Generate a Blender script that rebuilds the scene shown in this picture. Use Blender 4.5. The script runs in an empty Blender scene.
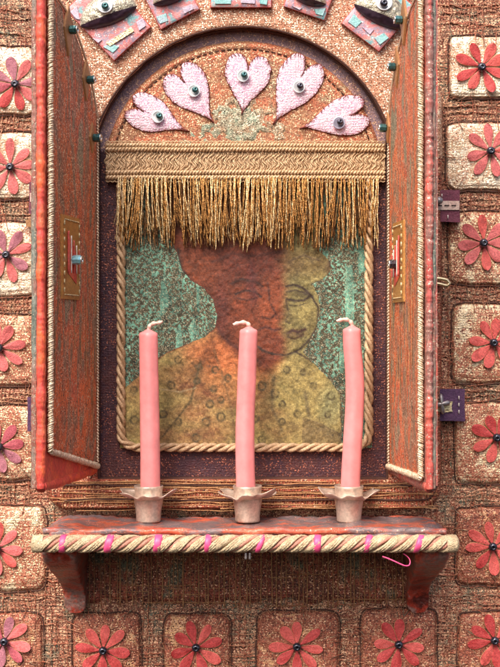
import bpy, math, random
import numpy as np
from mathutils import Vector

random.seed(7)
RNG = np.random.default_rng(11)
PI = math.pi
P = 0.0007          # metres per working unit (one unit is about 0.7 mm)
DIST = 1200.0       # camera distance in working units
CZ = 1.40           # height of the camera axis above the floor, metres

# ------------------------------------------------------------------ camera, sky, sun, exposure
scene = bpy.context.scene
col = scene.collection
cam_d = bpy.data.cameras.new("camera")
cam_d.sensor_fit = 'VERTICAL'
cam_d.sensor_height = 24.0
cam_d.lens = 24.0 * DIST / 667.0
cam_d.clip_start = 0.01
cam_d.clip_end = 200.0
cam = bpy.data.objects.new("camera", cam_d)
col.objects.link(cam)
cam.location = (0, -DIST * P, CZ)
cam.rotation_euler = (math.radians(90), 0, 0)
scene.camera = cam

SUN_EL, SUN_AZ = 48.0, -24.0     # degrees; azimuth measured from straight behind the camera, negative = from the left
world = bpy.data.worlds.new("World")
scene.world = world
world.use_nodes = True
wn = world.node_tree
bg = wn.nodes["Background"]
sky = wn.nodes.new("ShaderNodeTexSky")
sky.sky_type = 'NISHITA'
sky.sun_disc = False
sky.sun_elevation = math.radians(SUN_EL)
sky.sun_rotation = math.radians(180 - SUN_AZ)
sky.air_density = 1.0
sky.dust_density = 6.0
sky.ozone_density = 0.6
wn.links.new(sky.outputs[0], bg.inputs[0])
bg.inputs[1].default_value = 0.15
sd = bpy.data.lights.new("sun", 'SUN')
sd.energy = 2.0
sd.angle = math.radians(34)
sd.color = (1.0, 0.90, 0.79)
sun = bpy.data.objects.new("sun", sd)
col.objects.link(sun)
el, az = math.radians(SUN_EL), math.radians(SUN_AZ)
sdir = Vector((math.sin(az) * math.cos(el), -math.cos(az) * math.cos(el), math.sin(el)))
sun.rotation_euler = sdir.to_track_quat('Z', 'Y').to_euler()
vs = scene.view_settings
vs.view_transform = 'Standard'
vs.look = 'None'
vs.exposure = 0.62
vs.gamma = 1.0
vs.use_curve_mapping = False

# ------------------------------------------------------------------ numeric helpers
def smooth_step(v, a, b):
    q = np.clip((v - a) / (b - a), 0, 1); return q * q * (3 - 2 * q)

def hash2(ix, iy, seed):
    n = (ix.astype(np.int64) * 374761393 + iy.astype(np.int64) * 668265263 + seed * 974711) & 0x7fffffff
    n = ((n ^ (n >> 13)) * 1274126177) & 0x7fffffff
    n = n ^ (n >> 16)
    return (n & 0xffff) / 65535.0

def vnoise(x, y, seed=0):
    x = np.asarray(x, float); y = np.asarray(y, float)
    x, y = np.broadcast_arrays(x, y)
    ix = np.floor(x).astype(np.int64); iy = np.floor(y).astype(np.int64)
    fx = x - ix; fy = y - iy
    fx = fx * fx * (3 - 2 * fx); fy = fy * fy * (3 - 2 * fy)
    a = hash2(ix, iy, seed); b = hash2(ix + 1, iy, seed)
    c = hash2(ix, iy + 1, seed); d = hash2(ix + 1, iy + 1, seed)
    return (a * (1 - fx) + b * fx) * (1 - fy) + (c * (1 - fx) + d * fx) * fy

def fbm(x, y, seed=0, octv=4):
    s = 0; a = 0.5; t = 0
    for i in range(octv):
        s = s + a * vnoise(np.asarray(x) * 2 ** i, np.asarray(y) * 2 ** i, seed + i * 17)
        t += a; a *= 0.5
    return s / t - 0.5

def W(x, y, h):
    """photo position (x right, y down) at height h out of the wall -> working coordinates"""
    x = np.asarray(x, float); y = np.asarray(y, float); h = np.asarray(h, float)
    s = (DIST - h) / DIST
    X, Y, Z = np.broadcast_arrays((x - 250) * s, -h, (333.5 - y) * s)
    return np.stack([X, Y, Z], -1)

class MB:
    def __init__(self):
        self.v = []; self.f = []; self.m = []; self.n = 0
    def add(self, verts, faces, mi=0):
        verts = np.asarray(verts, float).reshape(-1, 3)
        faces = np.asarray(faces, int)
        self.v.append(verts); self.f.append(faces + self.n); self.m.append(np.full(len(faces), mi))
        self.n += len(verts)
        return self
    def grid(self, pts, mi=0, closed=False, flip=False):
        """pts (nu, nv, 3)"""
        nu, nv = pts.shape[:2]
        i = np.arange(nu - 1)[:, None]; j = np.arange(nv if closed else nv - 1)[None, :]
        j2 = (j + 1) % nv
        a = i * nv + j; b = (i + 1) * nv + j; c = (i + 1) * nv + j2; d = i * nv + j2
        q = np.stack([a, b, c, d], -1).reshape(-1, 4)
        if flip: q = q[:, ::-1]
        return self.add(pts.reshape(-1, 3), q, mi)
    def tube(self, path, r, sides=6, caps=True, mi=0, squash=None, spin=None):
        path = np.asarray(path, float); n = len(path)
        r = np.broadcast_to(np.asarray(r, float), (n,))
        t = np.gradient(path, axis=0)
        t /= np.linalg.norm(t, axis=1)[:, None] + 1e-9
        mean = np.abs(t).mean(0)
        ref = np.zeros(3); ref[int(np.argmin(mean))] = 1.0
        u = np.cross(t, ref); u /= np.linalg.norm(u, axis=1)[:, None] + 1e-9
        w = np.cross(t, u)
        a = np.linspace(0, 2 * PI, sides, endpoint=False)
        k = 1.0 if squash is None else squash
        if spin is not None:
            cs, sn_ = np.cos(spin)[:, None], np.sin(spin)[:, None]
            u, w = u * cs + w * sn_, w * cs - u * sn_
        pts = path[:, None] + r[:, None, None] * (np.cos(a)[None, :, None] * u[:, None] + k * np.sin(a)[None, :, None] * w[:, None])
        if caps:
            pts = np.concatenate([np.repeat(path[:1, None], sides, 1), pts, np.repeat(path[-1:, None], sides, 1)], 0)
        return self.grid(pts, mi, closed=True, flip=True)
    def lathe(self, prof, origin, axis, sides=20, mi=0, rfun=None):
        axis = np.asarray(axis, float); axis /= np.linalg.norm(axis)
        ref = np.array([0, 0, 1.0]) if abs(axis[2]) < 0.8 else np.array([1.0, 0, 0])
        u = np.cross(axis, ref); u /= np.linalg.norm(u); w = np.cross(axis, u)
        a = np.linspace(0, 2 * PI, sides, endpoint=False)
        prof = np.asarray(prof, float)
        r = prof[:, 0][:, None] * np.ones_like(a)[None]
        t = prof[:, 1][:, None] * np.ones_like(a)[None]
        if rfun is not None: r, t = rfun(r, t, a[None])
        pts = np.asarray(origin, float) + t[..., None] * axis + r[..., None] * (np.cos(a)[None, :, None] * u + np.sin(a)[None, :, None] * w)
        return self.grid(pts, mi, closed=True)
    def build(self, name, mats, parent=None, smooth=True, color=None):
        v = np.concatenate(self.v) * P
        v[:, 2] += CZ
        if parent is not None:
            L = parent
            while L is not None:
                v -= np.array(L.location); L = L.parent
        me = bpy.data.meshes.new(name)
        quads = [f for f in self.f]
        me.vertices.add(len(v)); me.vertices.foreach_set("co", v.ravel())
        cnt = np.concatenate([np.full(len(f), f.shape[1]) for f in quads])
        idx = np.concatenate([f.ravel() for f in quads])
        me.loops.add(len(idx)); me.loops.foreach_set("vertex_index", idx)
        me.polygons.add(len(cnt))
        me.polygons.foreach_set("loop_start", np.concatenate([[0], np.cumsum(cnt)[:-1]]))
        me.polygons.foreach_set("loop_total", cnt)
        me.polygons.foreach_set("material_index", np.concatenate(self.m))
        me.polygons.foreach_set("use_smooth", np.full(len(cnt), smooth))
        if not isinstance(mats, (list, tuple)): mats = [mats]
        for m in mats: me.materials.append(m)
        me.update(calc_edges=True)
        me.validate()
        if color is not None:
            at = me.color_attributes.new("print_color", 'FLOAT_COLOR', 'POINT')
            at.data.foreach_set("color", color.ravel())
        o = bpy.data.objects.new(name, me)
        col.objects.link(o)
        if parent is not None: o.parent = parent
        return o

def thing(name, label, cat, at=(0, 0, 0), group=None):
    o = bpy.data.objects.new(name, None)
    o.empty_display_size = 0.01
    col.objects.link(o)
    o.location = (at[0] * P, at[1] * P, at[2] * P + CZ)
    o['label'] = label; o['category'] = cat
    if group: o['group'] = group
    return o

def twist(path, R, r, strands, pitch, sides=6, mb=None, phase=0.0, flat=1.0, mi=None, wob=0.0):
    """twisted rope round a path; returns a mesh builder with the strands"""
    path = np.asarray(path, float)
    seg = np.linalg.norm(np.diff(path, axis=0), axis=1)
    s = np.concatenate([[0], np.cumsum(seg)])
    n = max(8, int(s[-1] / (pitch / 12.0)))
    ss = np.linspace(0, s[-1], n)
    p = np.stack([np.interp(ss, s, path[:, k]) for k in range(3)], -1)
    t = np.gradient(p, axis=0)
    k = 5
    if n > 3 * k:
        ker = np.ones(k) / k
        tp = np.stack([np.convolve(np.pad(t[:, c], k // 2, mode='edge'), ker, 'valid') for c in range(3)], -1)
        t = tp
    t /= np.linalg.norm(t, axis=1)[:, None] + 1e-9
    out = np.array([0, -1.0, 0])
    u = np.cross(t, out); u /= np.linalg.norm(u, axis=1)[:, None] + 1e-9
    mb = mb or MB()
    for q in range(strands):
        a = ss / pitch * 2 * PI + 2 * PI * q / strands + phase + wob * np.sin(ss * 0.05 + q)
        pp = p + R * (np.cos(a)[:, None] * u + flat * np.sin(a)[:, None] * out)
        mb.tube(pp, r * (1 + 0.06 * RNG.standard_normal(n) * (wob > 0)), sides, mi=0 if mi is None else mi[q % len(mi)])
    return mb

# ------------------------------------------------------------------ materials
def new_mat(name):
    m = bpy.data.materials.new(name); m.use_nodes = True
    nt = m.node_tree; b = nt.nodes["Principled BSDF"]
    return m, nt, b

def fabric(name, stops, scale=60, stretch=(1, 1, 1), speck=None, dark=None, weave=0.0, wperiod=2.6, metal=0.0, rough=0.6,
           bump=0.5, fine=900, foil=None, attr=False, sheen=0.0, hi=0.35, contrast=1.0, cell=1450, ztoplight=None, nrough=0.68):
    """layered cloth: colour patches, woven threads, speckles of gold paint and foil"""
    m, nt, b = new_mat(name)
    N, L = nt.nodes.new, nt.links.new
    tc = N("ShaderNodeTexCoord"); oi = N("ShaderNodeObjectInfo")
    sc = N("ShaderNodeVectorMath"); sc.operation = 'SCALE'; sc.inputs[0].default_value = (3.1, 1.7, 2.3)
    L(oi.outputs["Random"], sc.inputs["Scale"])
    ad = N("ShaderNodeVectorMath"); ad.operation = 'ADD'
    L(tc.outputs["Object"], ad.inputs[0]); L(sc.outputs[0], ad.inputs[1])
    vec = ad.outputs[0]
    mp = N("ShaderNodeMapping"); mp.inputs["Scale"].default_value = stretch; L(vec, mp.inputs[0])
    n1 = N("ShaderNodeTexNoise"); n1.inputs["Scale"].default_value = scale; n1.inputs["Detail"].default_value = 7
    n1.inputs["Roughness"].default_value = nrough; L(mp.outputs[0], n1.inputs[0])
    n2 = N("ShaderNodeTexNoise"); n2.inputs["Scale"].default_value = fine; n2.inputs["Detail"].default_value = 3
    L(mp.outputs[0], n2.inputs[0])
    if attr:
        at = N("ShaderNodeAttribute"); at.attribute_name = "print_color"; base = at.outputs["Color"]
    else:
        mr = N("ShaderNodeMapRange"); mr.inputs[1].default_value = 0.5 - 0.22 / contrast; mr.inputs[2].default_value = 0.5 + 0.22 / contrast
        L(n1.outputs[0], mr.inputs[0])
        cr = N("ShaderNodeValToRGB"); e = cr.color_ramp.elements
        while len(e) < len(stops): e.new(0.5)
        for i, c in enumerate(stops):
            e[i].position = i / (len(stops) - 1); e[i].color = (*c, 1)
        L(mr.outputs[0], cr.inputs[0]); base = cr.outputs[0]
    # fine value variation of the fibres
    mr2 = N("ShaderNodeMapRange"); mr2.inputs[1].default_value = 0.3; mr2.inputs[2].default_value = 0.7
    mr2.inputs[3].default_value = 1 - hi; mr2.inputs[4].default_value = 1 + hi
    L(n2.outputs[0], mr2.inputs[0])
    mul = N("ShaderNodeVectorMath"); mul.operation = 'SCALE'; L(base, mul.inputs[0]); L(mr2.outputs[0], mul.inputs["Scale"])
    cur = mul.outputs[0]; metal_in = None
    sep = N("ShaderNodeSeparateXYZ"); L(vec, sep.inputs[0])
    vo = N("ShaderNodeTexVoronoi"); vo.inputs["Scale"].default_value = cell; L(vec, vo.inputs[0])
    sp = N("ShaderNodeSeparateColor"); L(vo.outputs["Color"], sp.inputs[0])
    height = []
    def mask_gt(sock, thr, soft=0.02):
        k = N("ShaderNodeMapRange"); k.inputs[1].default_value = thr - soft; k.inputs[2].default_value = thr + soft
        L(sock, k.inputs[0]); return k.outputs[0]
    def mix(fac, c):
        nonlocal cur
        x = N("ShaderNodeMix"); x.data_type = 'RGBA'; L(fac, x.inputs[0]); L(cur, x.inputs[6]); x.inputs[7].default_value = (*c, 1)
        cur = x.outputs[2]
    metals = []
    if foil:   # torn sheets of pale metal leaf: (colour, threshold, scale)
        nf = N("ShaderNodeTexNoise"); nf.inputs["Scale"].default_value = foil[2]; nf.inputs["Detail"].default_value = 9
        nf.inputs["Roughness"].default_value = 0.75; L(vec, nf.inputs[0])
        f = mask_gt(nf.outputs[0], foil[1], 0.015); mix(f, foil[0]); metals.append((f, 0.55))
    if dark:   # (colour, density)
        f = mask_gt(sp.outputs[1], 1 - dark[1]); mix(f, dark[0])
    if speck:  # (colour, density)
        nd = N("ShaderNodeTexNoise"); nd.inputs["Scale"].default_value = 90; nd.inputs["Detail"].default_value = 3; L(vec, nd.inputs[0])
        s2 = N("ShaderNodeMath"); s2.operation = 'MULTIPLY_ADD'; L(nd.outputs[0], s2.inputs[0]); s2.inputs[1].default_value = 0.5; s2.inputs[2].default_value = -0.25
        s3 = N("ShaderNodeMath"); s3.operation = 'ADD'; L(s2.outputs[0], s3.inputs[0]); L(sp.outputs[0], s3.inputs[1])
        so = s3.outputs[0]
        if ztoplight:   # top light put into the colour: more pale specks higher up
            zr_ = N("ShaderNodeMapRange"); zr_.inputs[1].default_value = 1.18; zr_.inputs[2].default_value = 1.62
            zr_.inputs[3].default_value = ztoplight[0]; zr_.inputs[4].default_value = ztoplight[1]; L(sep.outputs[2], zr_.inputs[0])
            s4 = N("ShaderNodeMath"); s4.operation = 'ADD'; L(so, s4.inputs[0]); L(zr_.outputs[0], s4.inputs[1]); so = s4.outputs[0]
        f = mask_gt(so, 1 - speck[1]); mix(f, speck[0]); metals.append((f, 0.55))
    L(cur, b.inputs["Base Color"])
    b.inputs["Roughness"].default_value = rough
    ms = None
    for f, k in metals:
        x = N("ShaderNodeMath"); x.operation = 'MULTIPLY'; L(f, x.inputs[0]); x.inputs[1].default_value = k
        if ms is None: ms = x.outputs[0]
        else:
            y = N("ShaderNodeMath"); y.operation = 'MAXIMUM'; L(ms, y.inputs[0]); L(x.outputs[0], y.inputs[1]); ms = y.outputs[0]
    if ms is not None:
        y = N("ShaderNodeMath"); y.operation = 'MAXIMUM'; L(ms, y.inputs[0]); y.inputs[1].default_value = metal; L(y.outputs[0], b.inputs["Metallic"])
        rr = N("ShaderNodeMapRange"); L(ms, rr.inputs[0]); rr.inputs[3].default_value = rough; rr.inputs[4].default_value = 0.3
        L(rr.outputs[0], b.inputs["Roughness"])
    else:
        b.inputs["Metallic"].default_value = metal
    if sheen: b.inputs["Sheen Weight"].default_value = sheen
    # relief
    hsum = n2.outputs[0]
    vb = N("ShaderNodeMath"); vb.operation = 'MULTIPLY_ADD'; L(sp.outputs[2], vb.inputs[0]); vb.inputs[1].default_value = 0.6; L(hsum, vb.inputs[2]); hsum = vb.outputs[0]
    if weave > 0:
        nw = N("ShaderNodeTexNoise"); nw.inputs["Scale"].default_value = 130; L(vec, nw.inputs[0])
        for ax in (0, 2):
            ma = N("ShaderNodeMath"); ma.operation = 'MULTIPLY'; L(sep.outputs[ax], ma.inputs[0]); ma.inputs[1].default_value = 2 * PI / (wperiod * P)
            mb_ = N("ShaderNodeMath"); mb_.operation = 'MULTIPLY_ADD'; L(nw.outputs[0], mb_.inputs[0]); mb_.inputs[1].default_value = 9.0; L(ma.outputs[0], mb_.inputs[2])
            si = N("ShaderNodeMath"); si.operation = 'SINE'; L(mb_.outputs[0], si.inputs[0])
            k = N("ShaderNodeMath"); k.operation = 'MULTIPLY_ADD'; L(si.outputs[0], k.inputs[0]); k.inputs[1].default_value = weave; L(hsum, k.inputs[2]); hsum = k.outputs[0]
    bp = N("ShaderNodeBump"); bp.inputs["Strength"].default_value = min(1.0, bump); bp.inputs["Distance"].default_value = 0.0009
    L(hsum, bp.inputs["Height"]); L(bp.outputs[0], b.inputs["Normal"])
    return m

def plain(name, c, rough=0.5, metal=0.0, sss=0.0, coat=0.0, var=0.15, nscale=300, bump=0.15, dist=0.0004):
    m, nt, b = new_mat(name)
    N, L = nt.nodes.new, nt.links.new
    tc = N("ShaderNodeTexCoord"); n = N("ShaderNodeTexNoise"); n.inputs["Scale"].default_value = nscale; n.inputs["Detail"].default_value = 5
    L(tc.outputs["Object"], n.inputs[0])
    mr = N("ShaderNodeMapRange"); mr.inputs[1].default_value = 0.3; mr.inputs[2].default_value = 0.7
    mr.inputs[3].default_value = 1 - var; mr.inputs[4].default_value = 1 + var; L(n.outputs[0], mr.inputs[0])
    s = N("ShaderNodeVectorMath"); s.operation = 'SCALE'; s.inputs[0].default_value = c; L(mr.outputs[0], s.inputs["Scale"])
    L(s.outputs[0], b.inputs["Base Color"])
    b.inputs["Roughness"].default_value = rough; b.inputs["Metallic"].default_value = metal
    if sss:
        b.inputs["Subsurface Weight"].default_value = sss; b.inputs["Subsurface Radius"].default_value = (0.004, 0.002, 0.002)
        b.inputs["Subsurface Scale"].default_value = 1.0
    if coat: b.inputs["Coat Weight"].default_value = coat; b.inputs["Coat Roughness"].default_value = 0.1
    bp = N("ShaderNodeBump"); bp.inputs["Strength"].default_value = bump; bp.inputs["Distance"].default_value = dist
    L(n.outputs[0], bp.inputs["Height"]); L(bp.outputs[0], b.inputs["Normal"])
    return m

def petal_paper(name, c):
    d = tuple(x * 0.55 for x in c); e = tuple(min(1, x * 1.25 + 0.03) for x in c)
    return fabric(name, [d, c, e, c, tuple(min(1, x * 1.1 + 0.05) for x in c)], scale=70, rough=0.62, bump=0.5, hi=0.25, fine=1000)
GOLD = (0.74, 0.44, 0.28); CREAM = (0.95, 0.80, 0.62)
M = {}
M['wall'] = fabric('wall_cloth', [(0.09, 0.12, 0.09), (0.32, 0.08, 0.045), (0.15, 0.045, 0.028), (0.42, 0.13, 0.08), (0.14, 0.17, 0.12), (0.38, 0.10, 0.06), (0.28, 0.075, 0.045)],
                   scale=34, speck=(GOLD, 0.12), dark=((0.05, 0.015, 0.01), 0.22), weave=0.10, wperiod=3.4, bump=1.0, ztoplight=(-0.04, 0.30))  # pale specks thicken upwards, standing in for light from above
pst = [(0.26, 0.18, 0.10), (0.52, 0.19, 0.12), (0.42, 0.15, 0.085), (0.62, 0.28, 0.18), (0.50, 0.20, 0.13)]  # patches go paler up the wall: real foil plus top light painted in
M['patch_low'] = fabric('patch_copper', [(0.15, 0.10, 0.055), (0.42, 0.12, 0.07), (0.28, 0.08, 0.045), (0.48, 0.17, 0.10), (0.36, 0.10, 0.06)], scale=80, speck=(GOLD, 0.17),
                        dark=((0.10, 0.025, 0.02), 0.16), weave=0.05, bump=1.0, foil=((0.76, 0.42, 0.22), 0.58, 90))
M['patch_mid'] = fabric('patch_copper_gold', pst, scale=60, speck=((0.92, 0.72, 0.46), 0.26), dark=((0.14, 0.04, 0.03), 0.12), weave=0.05, bump=1.0,
                        foil=((0.92, 0.76, 0.54), 0.56, 45))
M['patch_high'] = fabric('patch_foil_toplit', [(0.52, 0.22, 0.14), (0.68, 0.38, 0.26), (0.60, 0.40, 0.25), (0.74, 0.48, 0.34)], scale=60,
                         speck=(CREAM, 0.32), dark=((0.24, 0.08, 0.05), 0.10), weave=0.05, bump=0.9, foil=(CREAM, 0.49, 38))
M['spandrel'] = fabric('gold_mesh_cloth', [(0.44, 0.15, 0.085), (0.60, 0.28, 0.17), (0.46, 0.22, 0.13), (0.64, 0.33, 0.21)], scale=80, speck=(CREAM, 0.21),
                       dark=((0.20, 0.07, 0.03), 0.16), weave=0.05, wperiod=2.4, bump=1.0)
M['apron'] = fabric('copper_mesh_cloth', [(0.14, 0.03, 0.018), (0.44, 0.095, 0.045), (0.28, 0.07, 0.035), (0.52, 0.15, 0.07)], scale=60, stretch=(0.5, 1, 1.6),
                    speck=(GOLD, 0.15), dark=((0.06, 0.02, 0.015), 0.18), weave=0.12, wperiod=2.8, bump=1.0)
M['undercloth'] = fabric('dark_red_cloth', [(0.10, 0.10, 0.07), (0.30, 0.06, 0.035), (0.16, 0.05, 0.03), (0.36, 0.085, 0.045), (0.13, 0.15, 0.10), (0.28, 0.06, 0.03)], scale=38, stretch=(1, 1, 0.6),
                    speck=(GOLD, 0.10), dark=((0.05, 0.015, 0.01), 0.2), weave=0.12, wperiod=2.8, bump=1.0)
M['purple'] = fabric('purple_velvet', [(0.028, 0.008, 0.014), (0.055, 0.016, 0.028), (0.085, 0.022, 0.022), (0.036, 0.012, 0.030)], scale=80,
                     speck=((0.40, 0.14, 0.09), 0.08), weave=0.05, bump=0.8)
M['purple_top'] = fabric('mauve_velvet', [(0.16, 0.09, 0.11), (0.25, 0.16, 0.19), (0.30, 0.14, 0.12)], scale=90, speck=((0.6, 0.36, 0.24), 0.12), bump=0.8, sheen=0.3)
M['arch'] = fabric('arch_cloth', [(0.30, 0.14, 0.08), (0.50, 0.13, 0.06), (0.36, 0.18, 0.09), (0.54, 0.15, 0.07), (0.30, 0.22, 0.13), (0.50, 0.18, 0.09)], scale=24,
                   speck=((0.88, 0.60, 0.38), 0.16), dark=((0.24, 0.06, 0.035), 0.14), bump=1.0, weave=0.0)
M['wisp'] = fabric('grey_green_wisp', [(0.17, 0.28, 0.21), (0.30, 0.36, 0.26), (0.42, 0.24, 0.14), (0.22, 0.35, 0.27)], scale=50, speck=((0.85, 0.68, 0.5), 0.16), dark=((0.10, 0.08, 0.05), 0.14), bump=1.0)
M['door'] = fabric('door_panel_cloth', [(0.24, 0.22, 0.14), (0.54, 0.14, 0.065), (0.76, 0.19, 0.065), (0.46, 0.15, 0.08), (0.28, 0.20, 0.13), (0.74, 0.19, 0.075), (0.56, 0.13, 0.07), (0.30, 0.26, 0.17)], scale=42,
                   stretch=(1, 1, 0.24), speck=((0.80, 0.58, 0.42), 0.10), dark=((0.12, 0.05, 0.03), 0.12), weave=0.0, bump=1.0, fine=1100, contrast=1.5, cell=1300, nrough=0.55)
M['silk'] = fabric('orange_red_silk', [(0.60, 0.06, 0.035), (0.80, 0.15, 0.055), (0.62, 0.07, 0.06), (0.74, 0.17, 0.08), (0.46, 0.05, 0.07)], scale=60, stretch=(1, 1, 0.5), rough=0.4, hi=0.25,
                   bump=0.4)
M['pinksilk'] = fabric('rose_red_silk', [(0.40, 0.06, 0.055), (0.60, 0.12, 0.09), (0.26, 0.14, 0.12), (0.50, 0.08, 0.07), (0.20, 0.14, 0.12)], scale=55, stretch=(1, 1, 0.35), rough=0.4, hi=0.25,
                       bump=0.5, speck=((0.75, 0.5, 0.4), 0.08))
M['teal_bind'] = fabric('grey_green_binding', [(0.10, 0.13, 0.11), (0.20, 0.22, 0.19), (0.32, 0.12, 0.09), (0.16, 0.19, 0.17)], scale=50, stretch=(1, 1, 0.35),
                        speck=((0.5, 0.45, 0.35), 0.12), bump=0.6, rough=0.4)
M['bracket'] = fabric('bracket_paint', [(0.10, 0.02, 0.015), (0.38, 0.045, 0.025), (0.24, 0.15, 0.13), (0.50, 0.07, 0.035), (0.14, 0.05, 0.045)], scale=34, rough=0.28, hi=0.3, bump=0.8, contrast=1.4,
                      fine=500)
M['shelf'] = fabric('shelf_silk', [(0.46, 0.06, 0.035), (0.56, 0.12, 0.06), (0.14, 0.11, 0.12), (0.22, 0.15, 0.15), (0.52, 0.09, 0.05), (0.58, 0.16, 0.09)], scale=30, stretch=(0.5, 1.6, 1),
                    rough=0.36, hi=0.25, bump=0.7, fine=500, contrast=1.3, speck=((0.7, 0.35, 0.25), 0.05))
M['rope'] = fabric('beige_gold_cord', [(0.38, 0.22, 0.11), (0.72, 0.52, 0.33)], scale=200, rough=0.4, bump=0.6, hi=0.3, metal=0.15, fine=1500)
M['rope_pale'] = fabric('cream_cord', [(0.44, 0.30, 0.17), (0.78, 0.63, 0.42)], scale=200, rough=0.45, bump=0.9, hi=0.4, fine=1300)
M['rope_pink'] = fabric('dusty_pink_cord', [(0.46, 0.17, 0.13), (0.62, 0.30, 0.22)], scale=200, rough=0.5, bump=0.6, hi=0.3, fine=1500)
M['ribbon'] = plain('magenta_ribbon', (0.80, 0.09, 0.25), rough=0.4, var=0.2)
M['fringe_dark'] = fabric('bronze_shaded_fringe_thread', [(0.07, 0.03, 0.012), (0.26, 0.12, 0.04)], scale=300, rough=0.35, metal=0.4, hi=0.3, bump=0.4)
M['fringe_pale'] = fabric('pale_fringe_thread', [(0.74, 0.52, 0.26), (0.92, 0.76, 0.46)], scale=300, rough=0.22, metal=0.75, hi=0.3, bump=0.4)
M['fringe'] = fabric('gold_fringe_thread', [(0.30, 0.13, 0.035), (0.62, 0.34, 0.12), (0.44, 0.21, 0.06)], scale=300, rough=0.24, metal=0.8, hi=0.3, bump=0.4)
M['braid'] = fabric('gold_braid_thread', [(0.42, 0.25, 0.13), (0.78, 0.57, 0.36)], scale=250, rough=0.42, metal=0.25, hi=0.3, bump=0.4)
M['beadtrim'] = fabric('pale_bead_trim', [(0.40, 0.22, 0.13), (0.82, 0.68, 0.50), (0.52, 0.30, 0.20)], scale=300, rough=0.35, metal=0.25, hi=0.35, bump=0.5)
M['net'] = fabric('net_thread', [(0.22, 0.08, 0.045), (0.52, 0.28, 0.17), (0.40, 0.11, 0.06), (0.22, 0.20, 0.14), (0.46, 0.20, 0.12)], scale=60, rough=0.45, metal=0.2, hi=0.4, bump=0.3)
M['netfine'] = fabric('copper_thread', [(0.34, 0.12, 0.05), (0.58, 0.34, 0.16)], scale=120, rough=0.4, metal=0.35, hi=0.4, bump=0.3)
M['seam_and_shade'] = plain('dark_seam_shade_thread', (0.06, 0.02, 0.013), rough=0.8)  # real seams, also the painted shade of patch gaps and arch recess
M['petal_red'] = petal_paper('red_petal_paper', (0.40, 0.028, 0.028))
M['petal_coral'] = petal_paper('coral_petal_paper', (0.52, 0.07, 0.06))
M['petal_rose'] = petal_paper('rose_petal_paper', (0.50, 0.10, 0.10))
M['petal_magenta'] = petal_paper('dusty_magenta_paper', (0.36, 0.055, 0.08))
M['petal_mauve'] = petal_paper('mauve_petal_paper', (0.34, 0.11, 0.15))
M['petal_edge'] = plain('gold_petal_edge', (0.75, 0.52, 0.26), rough=0.35, metal=0.5)
M['bead_dark'] = plain('dark_iridescent_bead', (0.06, 0.06, 0.085), rough=0.16, metal=0.7, coat=0.6, var=0.7, nscale=900)
M['bead_teal'] = plain('teal_metal_bead', (0.04, 0.14, 0.15), rough=0.18, metal=0.6, coat=0.6, var=0.5, nscale=600)
M['bead_blue'] = plain('pale_blue_bead', (0.25, 0.55, 0.66), rough=0.18, metal=0.4, coat=0.6, var=0.4, nscale=600)
M['silver'] = plain('silver_cap', (0.75, 0.75, 0.72), rough=0.25, metal=0.9)
M['sequin'] = plain('pearly_sequin', (0.80, 0.80, 0.84), rough=0.2, metal=0.45, coat=0.5)
M['sequin_grey'] = plain('lilac_sequin', (0.45, 0.43, 0.55), rough=0.2, metal=0.5, coat=0.5)
M['heart'] = fabric('pink_white_heart_cloth', [(0.78, 0.33, 0.44), (0.84, 0.60, 0.70), (0.74, 0.44, 0.60), (0.82, 0.56, 0.66)], scale=90, weave=0.04, bump=1.0, hi=0.2, speck=((0.95, 0.85, 0.90), 0.2))
M['heart_thread'] = plain('dark_red_thread', (0.22, 0.05, 0.04), rough=0.6)
M['candle'] = plain('pink_wax', (0.84, 0.30, 0.31), rough=0.33, sss=0.3, var=0.13, nscale=110, bump=0.3)
M['wick'] = plain('waxed_wick', (0.82, 0.56, 0.48), rough=0.6, var=0.15)
M['cup'] = fabric('brushed_gold_cup', [(0.44, 0.33, 0.26), (0.68, 0.55, 0.46), (0.54, 0.37, 0.30)], scale=90, rough=0.32, metal=0.55, hi=0.15, bump=0.18, fine=600)
M['tile'] = fabric('marbled_tile_paint', [(0.20, 0.42, 0.46), (0.66, 0.18, 0.19), (0.72, 0.30, 0.30), (0.34, 0.30, 0.40), (0.66, 0.20, 0.20), (0.60, 0.36, 0.34), (0.22, 0.44, 0.48)], scale=30, rough=0.4, hi=0.12,
                   bump=0.4, contrast=1.8, speck=((0.9, 0.85, 0.8), 0.02))
M['tile_edge'] = plain('red_tile_edge', (0.60, 0.09, 0.08), rough=0.4, var=0.3)
M['puff'] = fabric('crinkled_silver_gold_leaf', [(0.20, 0.16, 0.14), (0.62, 0.58, 0.44), (0.34, 0.30, 0.24), (0.78, 0.74, 0.60), (0.12, 0.12, 0.11)], scale=85, rough=0.3, metal=0.5,
                   bump=0.8, contrast=1.4)
M['puff_dark'] = plain('dark_plum_edge', (0.035, 0.018, 0.032), rough=0.4, var=0.5)
M['tan'] = fabric('tan_brown_leather', [(0.30, 0.13, 0.05), (0.40, 0.20, 0.08)], scale=120, rough=0.4, hi=0.15, bump=0.3)
M['ochre'] = fabric('ochre_foil_patch', [(0.42, 0.17, 0.05), (0.62, 0.34, 0.10)], scale=120, rough=0.35, hi=0.2, bump=0.4, metal=0.3)
M['turq'] = fabric('turquoise_paint', [(0.10, 0.36, 0.38), (0.28, 0.55, 0.56), (0.40, 0.45, 0.55)], scale=90, rough=0.4, hi=0.2, bump=0.4)
M['lilac'] = fabric('lilac_paint', [(0.34, 0.30, 0.44), (0.55, 0.45, 0.55), (0.30, 0.42, 0.52)], scale=90, rough=0.4, hi=0.2, bump=0.4)
M['felt'] = fabric('plum_felt', [(0.13, 0.022, 0.05), (0.20, 0.04, 0.075)], scale=120, hi=0.25, bump=0.5)
M['felt_purple'] = fabric('violet_felt', [(0.06, 0.022, 0.075), (0.11, 0.04, 0.11)], scale=120, hi=0.25, bump=0.5)
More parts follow.
